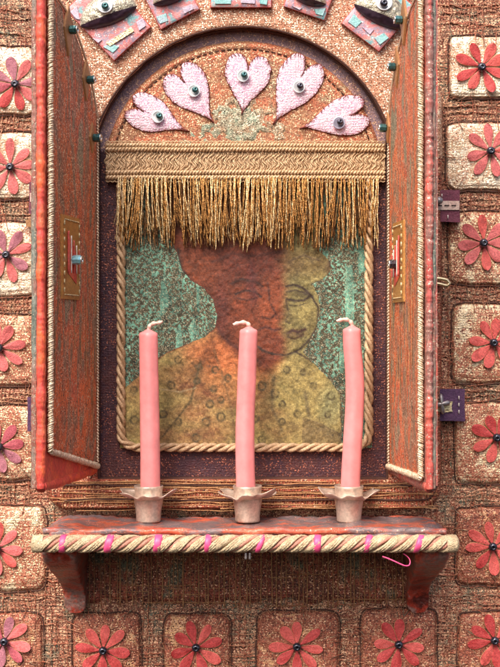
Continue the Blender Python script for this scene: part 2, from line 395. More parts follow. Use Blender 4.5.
M['pale_ribbon'] = fabric('pale_pink_tape', [(0.62, 0.40, 0.34), (0.75, 0.58, 0.50)], scale=150, hi=0.2, bump=0.4)
M['foil_bit'] = fabric('gold_foil_bit', [(0.62, 0.46, 0.20), (0.90, 0.80, 0.55)], scale=200, metal=0.5, rough=0.3, bump=0.9)
M['stitch'] = plain('white_thread', (0.75, 0.68, 0.62), rough=0.6)
M['black_stitch'] = plain('black_thread', (0.03, 0.02, 0.02), rough=0.6)
M['pewter'] = plain('grey_pewter', (0.34, 0.30, 0.30), rough=0.35, metal=0.6, var=0.3)
M['brass'] = plain('pale_brass_wire', (0.80, 0.62, 0.38), rough=0.25, metal=0.8)
M['print'] = fabric('printed_cloth', [], attr=True, weave=0.02, wperiod=2.2, bump=0.3, hi=0.3, rough=0.75, scale=60)

# ------------------------------------------------------------------ wall with flower patches
PATCHES = [  # x0,y0,x1,y1, flower x,y, material, petal kinds, label
    (449, 36, 517, 99, 482, 67, 'patch_high', 'coral', 'foil-covered quilt patch with coral flower, topmost one right of the shrine'),
    (446, 123, 520, 191, 491, 151, 'patch_high', 'rosy', 'white foil quilt patch with pinkish flower, level with the gold braid on the right'),
    (449, 212, 520, 285, 484, 243, 'patch_mid', 'rosy', 'quilt patch with dusty rose flower just right of the upper plum hinge tab'),
    (452, 304, 526, 384, 494, 343, 'patch_mid', 'coral', 'speckled gold quilt patch with red flower between the two hinge tabs on the right'),
    (455, 402, 530, 484, 497, 438, 'patch_mid', 'coral', 'quilt patch with red flower right beside the violet hinge tab with pewter star'),
    (456, 507, 530, 586, 493, 547, 'patch_low', 'coral', 'copper quilt patch with rosy flower at the right end of the shelf'),
    (458, 612, 532, 690, 495, 641, 'patch_low', 'red', 'copper quilt patch with red flower in the lower right corner, right of the bracket'),
    (-40, 46, 36, 115, 15, 84, 'patch_high', 'mauvish', 'foil-covered quilt patch with dark rose flower, topmost one left of the shrine'),
    (-42, 132, 36, 200, 10, 167, 'patch_high', 'rosy', 'quilt patch with rose flower, second from the top left of the shrine'),
    (-45, 222, 38, 297, 6, 255, 'patch_high', 'pale', 'quilt patch with pale faded pink flower left of the left shutter'),
    (-48, 314, 38, 386, -1, 348, 'patch_mid', 'rosy', 'quilt patch with bright pink flower halfway down the left edge'),
    (-48, 405, 40, 480, -1, 447, 'patch_mid', 'mauvish', 'quilt patch with dark rose flower beside the foot of the left shutter'),
    (-46, 505, 46, 591, -3, 549, 'patch_mid', 'rosy', 'copper quilt patch with dull rose flower at the left end of the shelf'),
    (-44, 612, 43, 692, 4, 642, 'patch_low', 'mauvish', 'copper quilt patch with mauve flower in the lower left corner'),
    (73, 613, 141, 694, 103, 651, 'patch_low', 'red', 'square copper quilt patch with red flower directly under the left bracket'),
    (164, 614, 231, 694, 196, 648, 'patch_low', 'red', 'square copper quilt patch with red flower below the gap between left and middle candles'),
    (257, 611, 339, 694, 297, 647, 'patch_low', 'red', 'square copper quilt patch with red flower below the gap between middle and right candles'),
    (361, 609, 437, 694, 399, 645, 'patch_low', 'red', 'square copper quilt patch with red flower directly under the right bracket'),
]
def in_patch(x, y, inset):
    r = np.zeros(np.broadcast(x, y).shape, bool)
    for q in PATCHES:
        r |= (x > q[0] + inset) & (x < q[2] - inset) & (y > q[1] + inset) & (y < q[3] - inset)
    return r
SLAB = (46, 441, 509)   # x0, x1, bottom of the shrine body

mb = MB()
xs = np.linspace(-170, 670, 281); ys = np.linspace(-190, 850, 347)
X, Y = np.meshgrid(xs, ys, indexing='ij')
Hh = 1.6 * fbm(X / 22, Y / 9, 3) + 1.2 * fbm(X / 6, Y / 5, 9) + 2.5 * fbm(X / 60, Y / 60, 4)
mb.grid(W(X, Y, Hh))
edge = MB()
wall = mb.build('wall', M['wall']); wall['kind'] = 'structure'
bm_ = MB()
c8 = np.array([(-170, -190), (670, -190), (670, 850), (-170, 850)], float)
f8 = W(c8[:, 0], c8[:, 1], -1.0); b8 = f8.copy(); b8[:, 1] = 14
bm_.add(np.concatenate([f8, b8]), [[4, 5, 6, 7], [0, 4, 7, 3], [1, 2, 6, 5], [0, 1, 5, 4], [3, 7, 6, 2]])
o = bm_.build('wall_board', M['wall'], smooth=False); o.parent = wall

# cloth folds pressed between patches (long raised creases)
mb = MB()
def crease(pts, r, seed):
    pts = np.array(pts, float)
    t = np.linspace(0, 1, 80); k = np.linspace(0, 1, len(pts))
    x = np.interp(t, k, pts[:, 0]) + 5 * fbm(t * 9, seed, seed); y = np.interp(t, k, pts[:, 1]) + 7 * fbm(t * 8, seed + 3, seed)
    mb.tube(W(x, y, 0.6 + 0 * x), 0.55 * r * (0.9 + 1.1 * fbm(t * 20, seed, 5)), 6, squash=0.7)
for i, (pts, r) in enumerate([([(444, 5), (500, 3)], 2), ([(444, 14), (520, 12)], 1.6), ([(442, 24), (520, 25)], 2), ([(444, 106), (520, 104)], 2.2), ([(444, 113), (530, 115)], 1.6),
        ([(446, 200), (520, 198)], 1.8), ([(456, 206), (520, 205)], 1.4), ([(448, 292), (530, 294)], 2), ([(448, 299), (530, 300)], 1.5),
        ([(466, 391), (530, 389)], 2.2), ([(466, 397), (530, 396)], 1.5), ([(452, 492), (530, 494)], 2), ([(452, 500), (530, 501)], 1.8), ([(450, 596), (530, 594)], 1.8),
        ([(450, 603), (530, 605)], 1.5), ([(-40, 8), (34, 10)], 2), ([(-40, 20), (34, 18)], 1.6), ([(-40, 32), (34, 35)], 2.4), ([(-40, 122), (34, 121)], 2),
        ([(-40, 128), (34, 129)], 1.5), ([(-40, 206), (32, 205)], 2), ([(-40, 214), (32, 215)], 1.6), ([(-40, 303), (32, 301)], 2), ([(-40, 309), (32, 309)], 1.5),
        ([(-40, 394), (32, 393)], 2), ([(-40, 400), (32, 400)], 1.4), ([(-40, 488), (40, 486)], 2), ([(-40, 497), (40, 498)], 1.6), ([(-40, 598), (46, 599)], 1.8),
        ([(444, 200), (442, 480)], 2.4), ([(449, 230), (448, 500)], 1.8), ([(148, 606), (150, 690)], 2), ([(349, 606), (350, 690)], 2), ([(244, 606), (246, 690)], 2),
        ([(50, 606), (52, 690)], 2), ([(447, 606), (448, 690)], 2)]):
    crease(pts, r, i)
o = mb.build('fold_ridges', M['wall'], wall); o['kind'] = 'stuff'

# net of wiry threads over the wall
mb = MB()
def net_line(horizontal, c, lo, hi, seed, amp=2.2):
    t = np.arange(lo, hi, 2.0)
    wv = c + amp * 3.4 * fbm(t / 22.0, c / 13.0 + seed, 31, 3) + 0.7 * RNG.standard_normal(len(t)) * 0.5
    x, y = (t, wv) if horizontal else (wv, t)
    ok = ~in_patch(x, y, 2.0)
    ok &= ~((x > SLAB[0] + 3) & (x < SLAB[1] - 2) & (y < SLAB[2] - 3))
    ok &= vnoise(t / 21.0, c * 0.37 + seed, 77) > 0.30
    h = 1.0 + 1.6 * fbm(x / 22, y / 9, 3) + 1.2 * vnoise(x / 9, y / 9, 5)
    p = W(x, y, h)
    start = None
    for i in range(len(t) + 1):
        if i < len(t) and ok[i]:
            if start is None: start = i
        else:
            if start is not None and i - start > 4: mb.tube(p[start:i], 0.32 + 0.26 * random.random(), 3, caps=False)
            start = None
c = -60.0
while c < 720:
    dense = 4.2
    net_line(True, c, -80, 580, 1); c += dense * (0.7 + 0.7 * random.random())
c = -70.0
while c < 570:
    net_line(False, c, -70, 730, 2); c += 4.4 * (0.7 + 0.7 * random.random())
o = mb.build('netting', M['net'], wall); o['kind'] = 'stuff'

# dark red cloth with vertical gathers under the shelf
mb = MB()
gx = np.linspace(84, 418, 200)[:, None]; gy = np.linspace(515, 606, 60)[None, :]
yy = gy + 9 * fbm(gx / 12, gy / 50, 44) * smooth_step(gy, 570, 606)
mb.grid(W(gx + 0 * gy, yy, 3.2 + 1.8 * fbm(gx / 3.2, gy / 26, 45) + 1.0 * fbm(gx / 30, gy / 30, 46) - 5.0 * smooth_step(gy, 596, 606)))
o = mb.build('gathered_cloth', M['undercloth'], wall)
mb = MB()
for x in np.arange(90, 415, 5.2):
    n = 26; yy = np.linspace(522, 608 - 5 * random.random(), n)
    mb.tube(W(x + 1.6 * fbm(yy / 20, x, 3) + random.uniform(-1.5, 1.5), yy, 4.0), 0.3 + 0.35 * random.random(), 4)
for y in np.arange(556, 607, 3.6):
    xa_ = random.uniform(88, 380); xx = np.arange(xa_, min(416, xa_ + random.uniform(15, 110)), 2.5); mb.tube(W(xx, y + 2.4 * fbm(xx / 18, y, 8) + random.uniform(-1, 1), 4.2 + 0 * xx), 0.3 + 0.2 * random.random(), 3, caps=False)
o = mb.build('gathered_threads', M['netfine'], wall); o['kind'] = 'stuff'

PET = {'coral': ['petal_coral', 'petal_coral', 'petal_red'], 'rosy': ['petal_rose', 'petal_coral', 'petal_rose'], 'mauvish': ['petal_magenta', 'petal_mauve', 'petal_red', 'petal_rose'],
       'pale': ['petal_rose', 'petal_mauve', 'petal_rose'], 'red': ['petal_red', 'petal_red', 'petal_red', 'petal_coral']}
def petal(parent, cx, cy, h, ang, r0, r1, w, mat, lift):
    m_ = MB()
    b = (1 - (1 - np.linspace(0, 1, 15)) ** 1.5)[:, None]; a = np.linspace(-1, 1, 9)[None, :]
    hw = w * np.where(b < 0.68, 0.14 + 0.86 * np.sin(PI / 2 * np.clip(b / 0.68, 0, 1)) ** 1.5, np.sqrt(np.clip(1 - ((b - 0.68) / 0.32) ** 2, 0, 1)))
    hw = np.maximum(hw, 0.05 * w)
    rr = r0 + (r1 - r0) * b + 0 * a
    tt = hw * a
    hh = h + 1.6 + 0.35 * (1 - a ** 2) + lift * b ** 2 + (0.8 * np.sin(ang * 7)) * a * b + 1.0 * fbm(b * 3 + ang, a * 2, int(ang * 10))
    ca, sa = math.cos(ang), math.sin(ang)
    top = W(cx + rr * ca - tt * sa, cy + rr * sa + tt * ca, hh)
    m_.grid(top, 0, flip=False)
    for k, fl in ((0, True), (-1, False)):
        low = top[:, k].copy(); low2 = W(cx + rr[:, k] * ca - 1.07 * tt[:, k] * sa, cy + rr[:, k] * sa + 1.07 * tt[:, k] * ca, hh[:, k] - 0.5)
        m_.grid(np.stack([low, low2], 1), 1, flip=fl)
    for k, fl in ((-1, True),):
        low = top[k]; low2 = low + np.array([0, 1.0, 0]) ; m_.grid(np.stack([low, low2], 1), 1, flip=fl)
    return m_.build('petal', [mat, M['petal_edge']], parent)

def bead(parent, p, axis, r, mat, name='bead'):
    m_ = MB()
    t = np.linspace(0, PI, 11)
    prof = [(r * 0.32, r * 0.5)] + [(max(r * 0.32, r * math.sin(x)), -r * 0.82 * math.cos(x + 0) * 1.0) for x in t[1:-1][::-1]] 
    prof = [(r * 0.28, r * 0.35)] + [(max(r * 0.28, r * math.sin(x)), r * 0.85 * math.cos(x)) for x in t[1:-1]] + [(r * 0.28, -r * 0.5)]
    m_.lathe(prof, p, axis, 16)
    m_.lathe([(0.0, r * 0.34), (r * 0.30, r * 0.34)], p, axis, 12)
    return m_.build(name, mat, parent)

def rounded(u, v, k=0.10):
    """unit square (-1..1) -> rounded square"""
    m1 = np.maximum(np.abs(u), np.abs(v)) + 1e-9
    r = np.sqrt(u * u + v * v)
    n = 9.0
    sup = (np.abs(u / m1) ** n + np.abs(v / m1) ** n) ** (1 / n)
    return u / sup, v / sup

for pi_, (x0, y0, x1, y1, fx, fy, mt, pk, lab) in enumerate(PATCHES):
    T = thing('flower_patch', lab, 'quilt patch', W((x0 + x1) / 2, (y0 + y1) / 2, 0), 'flower patches round the shrine')
    g = np.linspace(-1, 1, 61); gg = np.sign(g) * (1 - (1 - np.abs(g)) ** 1.25)
    U, V = np.meshgrid(gg, gg, indexing='ij'); U2, V2 = rounded(U, V)
    m1 = np.maximum(np.abs(U), np.abs(V))
    hgt = 6.0 * (1 - m1 ** 18) - 1.0
    x = (x0 + x1) / 2 + (x1 - x0) / 2 * U2 + 2.4 * fbm(U * 2 + pi_ * 9, V * 2, 5) * m1
    y = (y0 + y1) / 2 + (y1 - y0) / 2 * V2 + 3.5 * fbm(U * 3 + 7, V * 2 + pi_ * 5, 8) * m1
    hgt = hgt + (1.6 * fbm(x / 9, y / 9, pi_) + 1.1 * fbm(x / 3.2, y / 3.2, pi_ + 3, 2)) * (1 - m1 ** 20)
    # stitched groove a little way in from the rim
    hgt = hgt - 0.9 * np.exp(-((m1 - 0.87) / 0.03) ** 2)
    m_ = MB(); m_.grid(W(x, y, hgt), flip=False); m_.build('pad', M[mt], T)
    # dark cord round the pad, shade of the gap put into its colour
    a = np.linspace(0, 2 * PI, 121)
    uu, vv = np.cos(a), np.sin(a); mm = np.maximum(abs(uu), abs(vv)); uu, vv = rounded(uu / mm, vv / mm)
    m_ = MB()
    cx_, cy_ = (x0 + x1) / 2, (y0 + y1) / 2
    sx = cx_ + ((x1 - x0) / 2 + 0.8) * uu + 2.4 * fbm(uu * 2 + pi_ * 9, vv * 2, 5); sy = cy_ + ((y1 - y0) / 2 + 0.8) * vv + 3.5 * fbm(uu * 3 + 7, vv * 2 + pi_ * 5, 8)
    m_.tube(W(sx, sy, 1.3 + 2.6 * fbm(a * 5, pi_, 3)), 0.8, 5, caps=False); m_.build('gap_shade_cord', M['seam_and_shade'], T)
    # fibres over the rim
    m_ = MB()
    for k in range(16):
        q = random.random() * 2 * PI; j = int(q / (2 * PI) * 119)
        ox, oy = sx[j], sy[j]; dx, dy = cx_ - ox, cy_ - oy; dl = math.hypot(dx, dy)
        tt = np.linspace(-0.10, 0.16 + 0.1 * random.random(), 9)
        px = ox + dx * tt + random.uniform(-5, 5) * tt * 5; py = oy + dy * tt + random.uniform(-5, 5) * tt * 5
        hb = np.where(tt < 0, 1.8, 1.8 + 4.4 * np.clip(tt / 0.05, 0, 1))
        m_.tube(W(px, py, hb), 0.45, 3, caps=False)
    o = m_.build('rim_fibres', M['net'], T); o['kind'] = 'stuff'
    a0 = random.random() * 0.8; R = 27 + random.uniform(-1, 1)
    if pk == 'pale': R = 28
    for k in range(8):
        ang = a0 + k * PI / 4 + random.uniform(-0.10, 0.10)
        petal(T, fx, fy, 5.2, ang, 2.5, R * random.uniform(0.89, 1.05), random.uniform(4.5, 5.7), M[random.choice(PET[pk])], random.uniform(-0.3, 3.0))
    bead(T, W(fx, fy, 10.5), (0, -1, 0), 4.5, M['bead_dark'])

# ------------------------------------------------------------------ the shrine body
NICHE = thing('shrine', 'arched textile shrine with pink hearts, gold fringe and a printed portrait behind three candles', 'shrine', W(243, 500, 0))
ACX, ACY, AR = 243.0, 182.0, 154.0
def arch_path(r, xl, xr, yb, n=80, nb=40):
    """closed opening outline: arch on straight sides"""
    al = math.acos(max(-1, min(1, (xl - ACX) / r))); ar = math.acos(max(-1, min(1, (xr - ACX) / r)))
    a = np.linspace(al, ar, n)
    ax = ACX + r * np.cos(a); ay = ACY - r * np.sin(a)
    rx = np.full(nb, xr); ry = np.linspace(ay[-1], yb, nb)
    bx = np.linspace(xr, xl, nb); by = np.full(nb, yb)
    lx = np.full(nb, xl); ly = np.linspace(yb, ay[0], nb)
    return np.concatenate([ax, rx[1:], bx[1:], lx[1:-1]]), np.concatenate([ay, ry[1:], by[1:], ly[1:-1]])
def ray_hit(px, py, cx, cy, ang):
    px2, py2 = np.roll(px, -1), np.roll(py, -1)
    dx, dy = math.cos(ang), math.sin(ang)
    ex, ey = px2 - px, py2 - py
    den = dx * ey - dy * ex
    den = np.where(abs(den) < 1e-9, 1e-9, den)
    t = ((px - cx) * ey - (py - cy) * ex) / den; s = ((px - cx) * dy - (py - cy) * dx) / den
    ok = (t > 0) & (s >= -1e-6) & (s <= 1 + 1e-6)
    return float(np.max(np.where(ok, t, -1)))
ix, iy = arch_path(AR, 98, 388, 479)
def outer_outline():
    pts = []
    a = np.linspace(PI * 0.92, PI * 0.08, 80)
    for q in a: pts.append((243 + 206 * math.cos(q), 160 - 232 * math.sin(q)))
    x0, x1, yb, r = SLAB[0], SLAB[1], SLAB[2], 22
    for q in np.linspace(0, PI / 2, 14): pts.append((x1 - r + r * math.cos(q), yb - r + r * math.sin(q)))
    for q in np.linspace(PI / 2, PI, 14): pts.append((x0 + r + r * math.cos(q), yb - r + r * math.sin(q)))
    p = np.array(pts); return p[:, 0], p[:, 1]
ox_, oy_ = outer_outline()
C0 = (243.0, 300.0)
angs = np.linspace(0, 2 * PI, 720, endpoint=False)
cor = [math.atan2(y - C0[1], x - C0[0]) % (2 * PI) for x, y in ((98, 479), (388, 479), (98, iy[0]), (388, iy[79]))]
angs = np.sort(np.concatenate([angs, cor]))
ri = np.array([ray_hit(ix, iy, *C0, a) for a in angs]); ro = np.array([ray_hit(ox_, oy_, *C0, a) for a in angs])
rows = [(0.0, 1.0), (0.0, 9.0), (0.008, 14.0), (0.03, 16.0)] + [(f, 16.0) for f in np.linspace(0.06, 0.94, 44)] + [(0.965, 15), (0.985, 12), (1.0, 7), (1.0, -2.0)]
pts = []
for f, h in rows:
    rr = ri + (ro - ri) * f
    x = C0[0] + rr * np.cos(angs); y = C0[1] + rr * np.sin(angs)
    wob = 1.5 * fbm(x / 14, y / 10, 21)
    flat = 1.0 if 0.02 < f < 0.97 else 0.3
    hh = h + flat * (2.2 * fbm(x / 40, y / 8, 22) + 1.5 * fbm(x / 4, y / 4, 23, 2))
    if f > 0.02 and f < 0.97:
        hh = hh + 1.8 * np.exp(-((y - 507 + 2 * fbm(x / 30, 0, 4)) / 1.4) ** 2) + 2.0 * np.exp(-((y - 491 - 3 * fbm(x / 30, 5, 4)) / 1.3) ** 2) * (y > 440)
    pts.append(W(x + wob, y + wob * 0.8, hh))
pts = np.stack(pts, 0)
mb = MB()
yy = 333.5 - pts[..., 2]
mb.grid(pts, 0, closed=True, flip=True)
fc = mb.f[0]; cy_f = (333.5 - mb.v[0][fc][:, :, 2].mean(1)); mb.m[0] = np.where(cy_f < 160, 1, 0)
mb.build('surround', [M['apron'], M['spandrel']], NICHE)

# two dark cords along the arch edge, painting in the recess shade
mb = MB()
n = len(ix); ex = np.concatenate([ix, ix[:1]]); ey = np.concatenate([iy, iy[:1]])
mb.tube(W(ex, ey, 8.0), 2.4, 6, caps=False)
mb.build('opening_shade_cord', M['seam_and_shade'], NICHE)
mb = MB()
a = np.linspace(PI * 0.93, PI * 0.07, 120)
mb.tube(W(ACX + (155.5 + 1.5 * fbm(a * 9, 3, 3)) * np.cos(a), ACY - 155.5 * np.sin(a), 16.0 + 2 * fbm(a * 14, 3, 8)), 1.0, 6, mi=0)
mb.build('edge_shade_cord', M['seam_and_shade'], NICHE)

# stitched thread net on the apron strip below the opening
mb = MB()
for y in np.arange(481, 511, 1.7):
    xa_ = random.uniform(48, 120) if random.random() < .6 else random.uniform(48, 330); x = np.arange(xa_, min(438, xa_ + random.uniform(120, 400)), 2.5); ph = random.random() * 50
    mb.tube(W(x, y + 4.5 * fbm(x / 34, ph, 6), 17.2 + 1.2 * fbm(x / 10, ph, 8)), 0.5 + 0.4 * random.random(), 3, caps=False)
for x in np.arange(62, 436, 3.6):
    y = np.linspace(481, 508, 14)
    mb.tube(W(x + 1.5 * fbm(y / 7, x, 6) + random.uniform(-.8, .8), y, 17.0), 0.45, 3, caps=False)
o = mb.build('apron_threads', M['netfine'], NICHE); o['kind'] = 'stuff'
mb = MB()
for yb, r_, xr in ((485, 12, 428), (500, 14, 436)):
    q = np.linspace(PI / 2, 0, 16)
    x = np.concatenate([np.linspace(64, xr - r_, 130), xr - r_ + r_ * np.cos(q), np.full(30, xr)])
    y = np.concatenate([np.full(130, yb), yb - r_ + r_ * np.sin(q), np.linspace(yb - r_, 440, 30)])
    y = y + 2.4 * fbm(x / 30, yb, 3)
    mb.tube(W(x, y, 17.0), 1.0, 5)
mb.build('seam_lines', M['seam_and_shade'], NICHE)

# niche backing: purple velvet
mb = MB()
fr = np.linspace(0, 1, 60)[:, None]
x = C0[0] + (ri * np.cos(angs))[None] * 1.02 * fr; y = C0[1] + (ri * np.sin(angs))[None] * 1.02 * fr
mb.grid(W(x, y, 2.5 + 1.2 * fbm(x / 9, y / 9, 40) + 0 * x), closed=True, flip=True)
fc = mb.f[0]; cyf = (333.5 - mb.v[0][fc][:, :, 2].mean(1)); mb.m[0] = np.where(cyf < 150, 1, 0)
mb.build('velvet_backing', [M['purple'], M['purple_top']], NICHE)

# arch panel
mb = MB()
na, nr = 160, 44
AR2 = 141.0
a = np.linspace(0, PI, na)
yb = 150.0
def arch_edge(t):   # half disc cut at y=150, t along outline
    return ACX + AR2 * np.cos(t), ACY - AR2 * np.sin(t)
gx = np.linspace(-1, 1, 150)[:, None]; gy = np.linspace(0, 1, 70)[None, :]
xh = 137.0
x = ACX + xh * gx + 0 * gy
top = ACY - np.sqrt(np.maximum(AR2 ** 2 - (xh * gx) ** 2, 0))
y = yb + (top - yb) * gy
dist = AR2 - np.sqrt((x - ACX) ** 2 + (y - ACY) ** 2)
h = 2 + 5.5 * np.clip(dist / 4, 0, 1) ** 0.5 - 1.4 * np.exp(-((dist - 8) / 1.1) ** 2) + 1.5 * fbm(x / 12, y / 12, 50) + 0.9 * fbm(x / 3.5, y / 3.5, 51, 2)
mb.grid(W(x, y, h), flip=True)
mb.build('arch_panel', M['arch'], NICHE)
mb = MB()
a = np.linspace(PI * 0.90, PI * 0.10, 160)
for k in range(0, 160, 1):
    if k % 3 != 2 and k < 159:
        aa = np.array([a[k], a[k + 1]])
        mb.tube(W(ACX + 133 * np.cos(aa), ACY - 133 * np.sin(aa), 8.0), 0.7, 4)
mb.build('arch_stitching', M['seam_and_shade'], NICHE)

# grey-green felted wisps fanning out under the hearts
m_ = MB()
gu = np.linspace(-1, 1, 60)[:, None]; gv = np.linspace(0, 1, 40)[None, :]
x = 243 + gu * (10 + 58 * gv ** 0.9) ; y = 96 + 48 * gv + 5 * fbm(gu * 3, gv * 2, 3)
h = 8.4 + 1.4 * fbm(x / 4, y / 4, 52, 2) - 4.0 * np.clip(np.maximum(abs(gu), abs(2 * gv - 1)) * 1.25 + 2.4 * fbm(x / 9, y / 9, 53) - 0.75, 0, 2)
m_.grid(W(x, y, h)); m_.build('patina_wisp', M['wisp'], NICHE)

# hearts
HEARTS = [((187, 131), (143, 111), 24, (158, 117)), ((213, 122), (184, 82), 28, (194, 91)), ((242, 114), (248, 69), 30, (243, 76)),
          ((274, 123), (302, 75), 29, (299, 87)), ((301, 128), (351, 115), 26, (339, 123))]
for hi_, (tip, notch, sep_, bc) in enumerate(HEARTS):
    tp = np.array(tip, float); nt_ = np.array(notch, float)
    d = nt_ - tp; L_ = np.linalg.norm(d); d /= L_; pr = np.array([-d[1], d[0]])
    t = np.linspace(0, 2 * PI, 97)[:-1]
    hx = 16 * np.sin(t) ** 3 * sep_ / 21.0
    hy = (13 * np.cos(t) - 5 * np.cos(2 * t) - 2 * np.cos(3 * t) - np.cos(4 * t) + 17) / 22.0 * L_
    cxy = tp + d * L_ * 0.72
    out = tp[None] + hy[:, None] * d + hx[:, None] * pr
    out = out + 0.8 * np.stack([fbm(t * 9, hi_, 3, 2), fbm(t * 9, hi_ + 9, 3, 2)], -1) * 2
    fr = np.array([0, .15, .3, .45, .6, .72, .82, .9, .95, 0.985, 1.0, 1.0])
    hh = 9.0 + 1.4 * (1 - fr ** 6); hh[-1] = 6.5
    ring = cxy[None, None] + (out - cxy)[None] * fr[:, None, None]
    hz = hh[:, None] + 0.9 * fbm(ring[..., 0] / 4, ring[..., 1] / 4, 60, 2)
    m_ = MB(); m_.grid(W(ring[..., 0], ring[..., 1], hz), closed=True, flip=True)
    ho = m_.build('heart', M['heart'], NICHE)
    m_ = MB()
    for k in range(0, 96, 2):
        jj_ = random.uniform(0.9, 0.95); p0 = cxy + (out[k] - cxy) * jj_; p1 = cxy + (out[(k + random.choice((-1, 0, 1))) % 96] - cxy) * random.uniform(1.02, 1.07)
        pm = (p0 + p1) / 2
        m_.tube(np.stack([W(*p0, 10.6), W(*pm, 11.2), W(*p1, 8.0)]), 0.4, 4)
    lp = out[np.arange(97) % 96]
    m_.tube(W(lp[:, 0] , lp[:, 1], 8.2), 0.6, 4, caps=False)
    m_.build('stitching', M['heart_thread'], ho)
    m_ = MB(); r_ = 6.2
    m_.lathe([(0.01, 0.6), (r_ * .45, 0.7), (r_ * .8, 1.4), (r_, 2.0), (r_ * 1.02, 1.6), (r_ * .6, 0.2), (0.01, 0)], W(*bc, 12.3), (0, -1, 0), 24)
    m_.build('sequin', M['sequin_grey'] if hi_ == 4 else M['sequin'], ho)
    bead(ho, W(bc[0] + 1.2, bc[1] - 1.2, 16.2), (0.15, -1, 0.2), 3.3, M['bead_teal'] if hi_ < 3 else M['bead_dark'])

# printed portrait
def poly_mask(px, py, poly):
    poly = np.array(poly, float); inside = np.zeros(px.shape, bool)
    j = len(poly) - 1
    for i in range(len(poly)):
        xi, yi = poly[i]; xj, yj = poly[j]
        c_ = ((yi > py) != (yj > py)) & (px < (xj - xi) * (py - yi) / (yj - yi + 1e-12) + xi)
        inside ^= c_; j = i
    return inside
x = np.linspace(120, 372, 560); y = np.linspace(172, 448, 614)
X, Y = np.meshgrid(x, y, indexing='ij')
jx = X + 1.4 * fbm(X / 6, Y / 6, 70); jy = Y + 1.4 * fbm(X / 6, Y / 6, 71)
def C3(*c): return np.array(c, float)
n1 = fbm(X / 14, Y / 14, 72)[..., None]; n2 = fbm(X / 3, Y / 3, 73)[..., None]; n3 = fbm(X / 40, Y / 25, 74)[..., None]
nv = fbm(X / 5, Y / 30, 75)[..., None]
teal = C3(0.115, 0.27, 0.20) * (1 + 1.4 * n1 + 1.6 * n2 + 2.6 * nv)
colr = teal
blot = (fbm(X / 1.6, Y / 1.6, 79, 2) > -0.06)
blot2 = blot & (fbm(X / 9, Y / 60, 80, 2) > -0.12)
colr = np.where(blot2[..., None], C3(0.075, 0.070, 0.04) * (1 + 1.2 * n2), colr)
fig = [(150, 172), (160, 215), (172, 240), (178, 256), (182, 271), (191, 280), (203, 288), (213, 300), (217, 315), (215, 328), (205, 337), (189, 343), (168, 352), (150, 364), (137, 378), (120, 392), (120, 450),
       (342, 450), (342, 408), (340, 394), (330, 380), (316, 366), (303, 352), (308, 344), (316, 330), (320, 312), (318, 296), (312, 284), (322, 280), (330, 272), (331, 262), (318, 250), (322, 172)]
F = poly_mask(jx, jy, fig)
def smooth_step(v, a, b): q = np.clip((v - a) / (b - a), 0, 1); return q * q * (3 - 2 * q)
rust = C3(0.150, 0.036, 0.016) * (1 + 1.2 * n1 + 1.0 * n2 + 0.8 * n3)
olive = C3(0.24, 0.20, 0.075) * (1 + 1.2 * n1 + 1.2 * n2)
ochre = C3(0.36, 0.26, 0.095) * (1 + 0.7 * n1 + 1.0 * n2 + C3(0.3, 1.2, 1.0) * n3)
orange = C3(0.42, 0.12, 0.04) * (1 + 1.8 * n1 + 1.2 * n2)
left = smooth_step(X + 14 * fbm(Y / 18, 0 * Y, 7), 276, 293)[..., None]
def blob(cx, cy, rx, ry, soft=0.6):
    return smooth_step(-np.hypot((jx - cx) / rx, (jy - cy) / ry), -1.0 - soft, -1.0 + soft)[..., None]
def mixc(img, k, c_): return img * (1 - k) + C3(*c_) * (1 + 1.0 * n2) * k
skin = rust * (1 - left) + olive * left
# broad tones of the painted heads
for cx, cy, rx, ry, c_, k in [(250, 262, 46, 16, (0.10, 0.020, 0.012), .7), (200, 268, 22, 13, (0.22, 0.055, 0.02), .5), (222, 308, 7, 26, (0.10, 0.025, 0.02), .65), (252, 285, 6, 18, (0.13, 0.03, 0.03), .5),
        (240, 300, 9, 12, (0.25, 0.058, 0.024), .6), (270, 305, 12, 26, (0.29, 0.070, 0.026), .65), (246, 330, 10, 12, (0.28, 0.07, 0.03), .4), (262, 292, 9, 4, (0.12, 0.03, 0.02), .4),
        (310, 262, 26, 14, (0.17, 0.11, 0.04), .7), (331, 268, 6, 8, (0.09, 0.05, 0.025), .7), (300, 294, 11, 3.2, (0.08, 0.06, 0.025), .75), (296, 333, 9, 4.5, (0.14, 0.08, 0.035), .8),
        (303, 314, 9, 8, (0.36, 0.29, 0.10), .5), (291, 318, 4, 6, (0.14, 0.10, 0.035), .5), (314, 322, 5, 12, (0.16, 0.12, 0.04), .45), (295, 344, 9, 4, (0.30, 0.22, 0.07), .4)]:
    skin = mixc(skin, k * blob(cx, cy, rx, ry), c_)
yb = np.interp(X, [120, 205, 217, 230, 245, 265, 285, 303, 345], [300, 320, 330, 346, 360, 368, 357, 351, 350])
g = smooth_step(jy - yb, -4, 12)
og = np.maximum(blob(232, 356, 46, 34, 0.7), blob(262, 352, 20, 34, .6)) * smooth_step(-X, -292, -270)[..., None]
garment = ochre * (1 - 0.85 * og) + orange * 0.85 * og
rg = smooth_step(X, 262, 300)[..., None]
garment = garment * (1 - 0.75 * rg) + C3(0.31, 0.245, 0.085) * (1 + 1.2 * n1 + 1.2 * n2) * 0.75 * rg
gn = blob(332, 405, 12, 22, .7); garment = mixc(garment, 0.45 * gn, (0.16, 0.22, 0.12))
for (cx, cy, rx, ry) in [(150, 432, 26, 9), (205, 436, 16, 8), (196, 384, 9, 20), (236, 430, 10, 22), (268, 392, 7, 26)]:
    garment = mixc(garment, 0.35 * blob(cx, cy, rx, ry, .8), (0.16, 0.10, 0.04))
sk = skin * (1 - g[..., None]) + garment * g[..., None]
tri = poly_mask(jx, jy, [(303, 417), (316, 421), (345, 436), (345, 450), (301, 450)])[..., None]
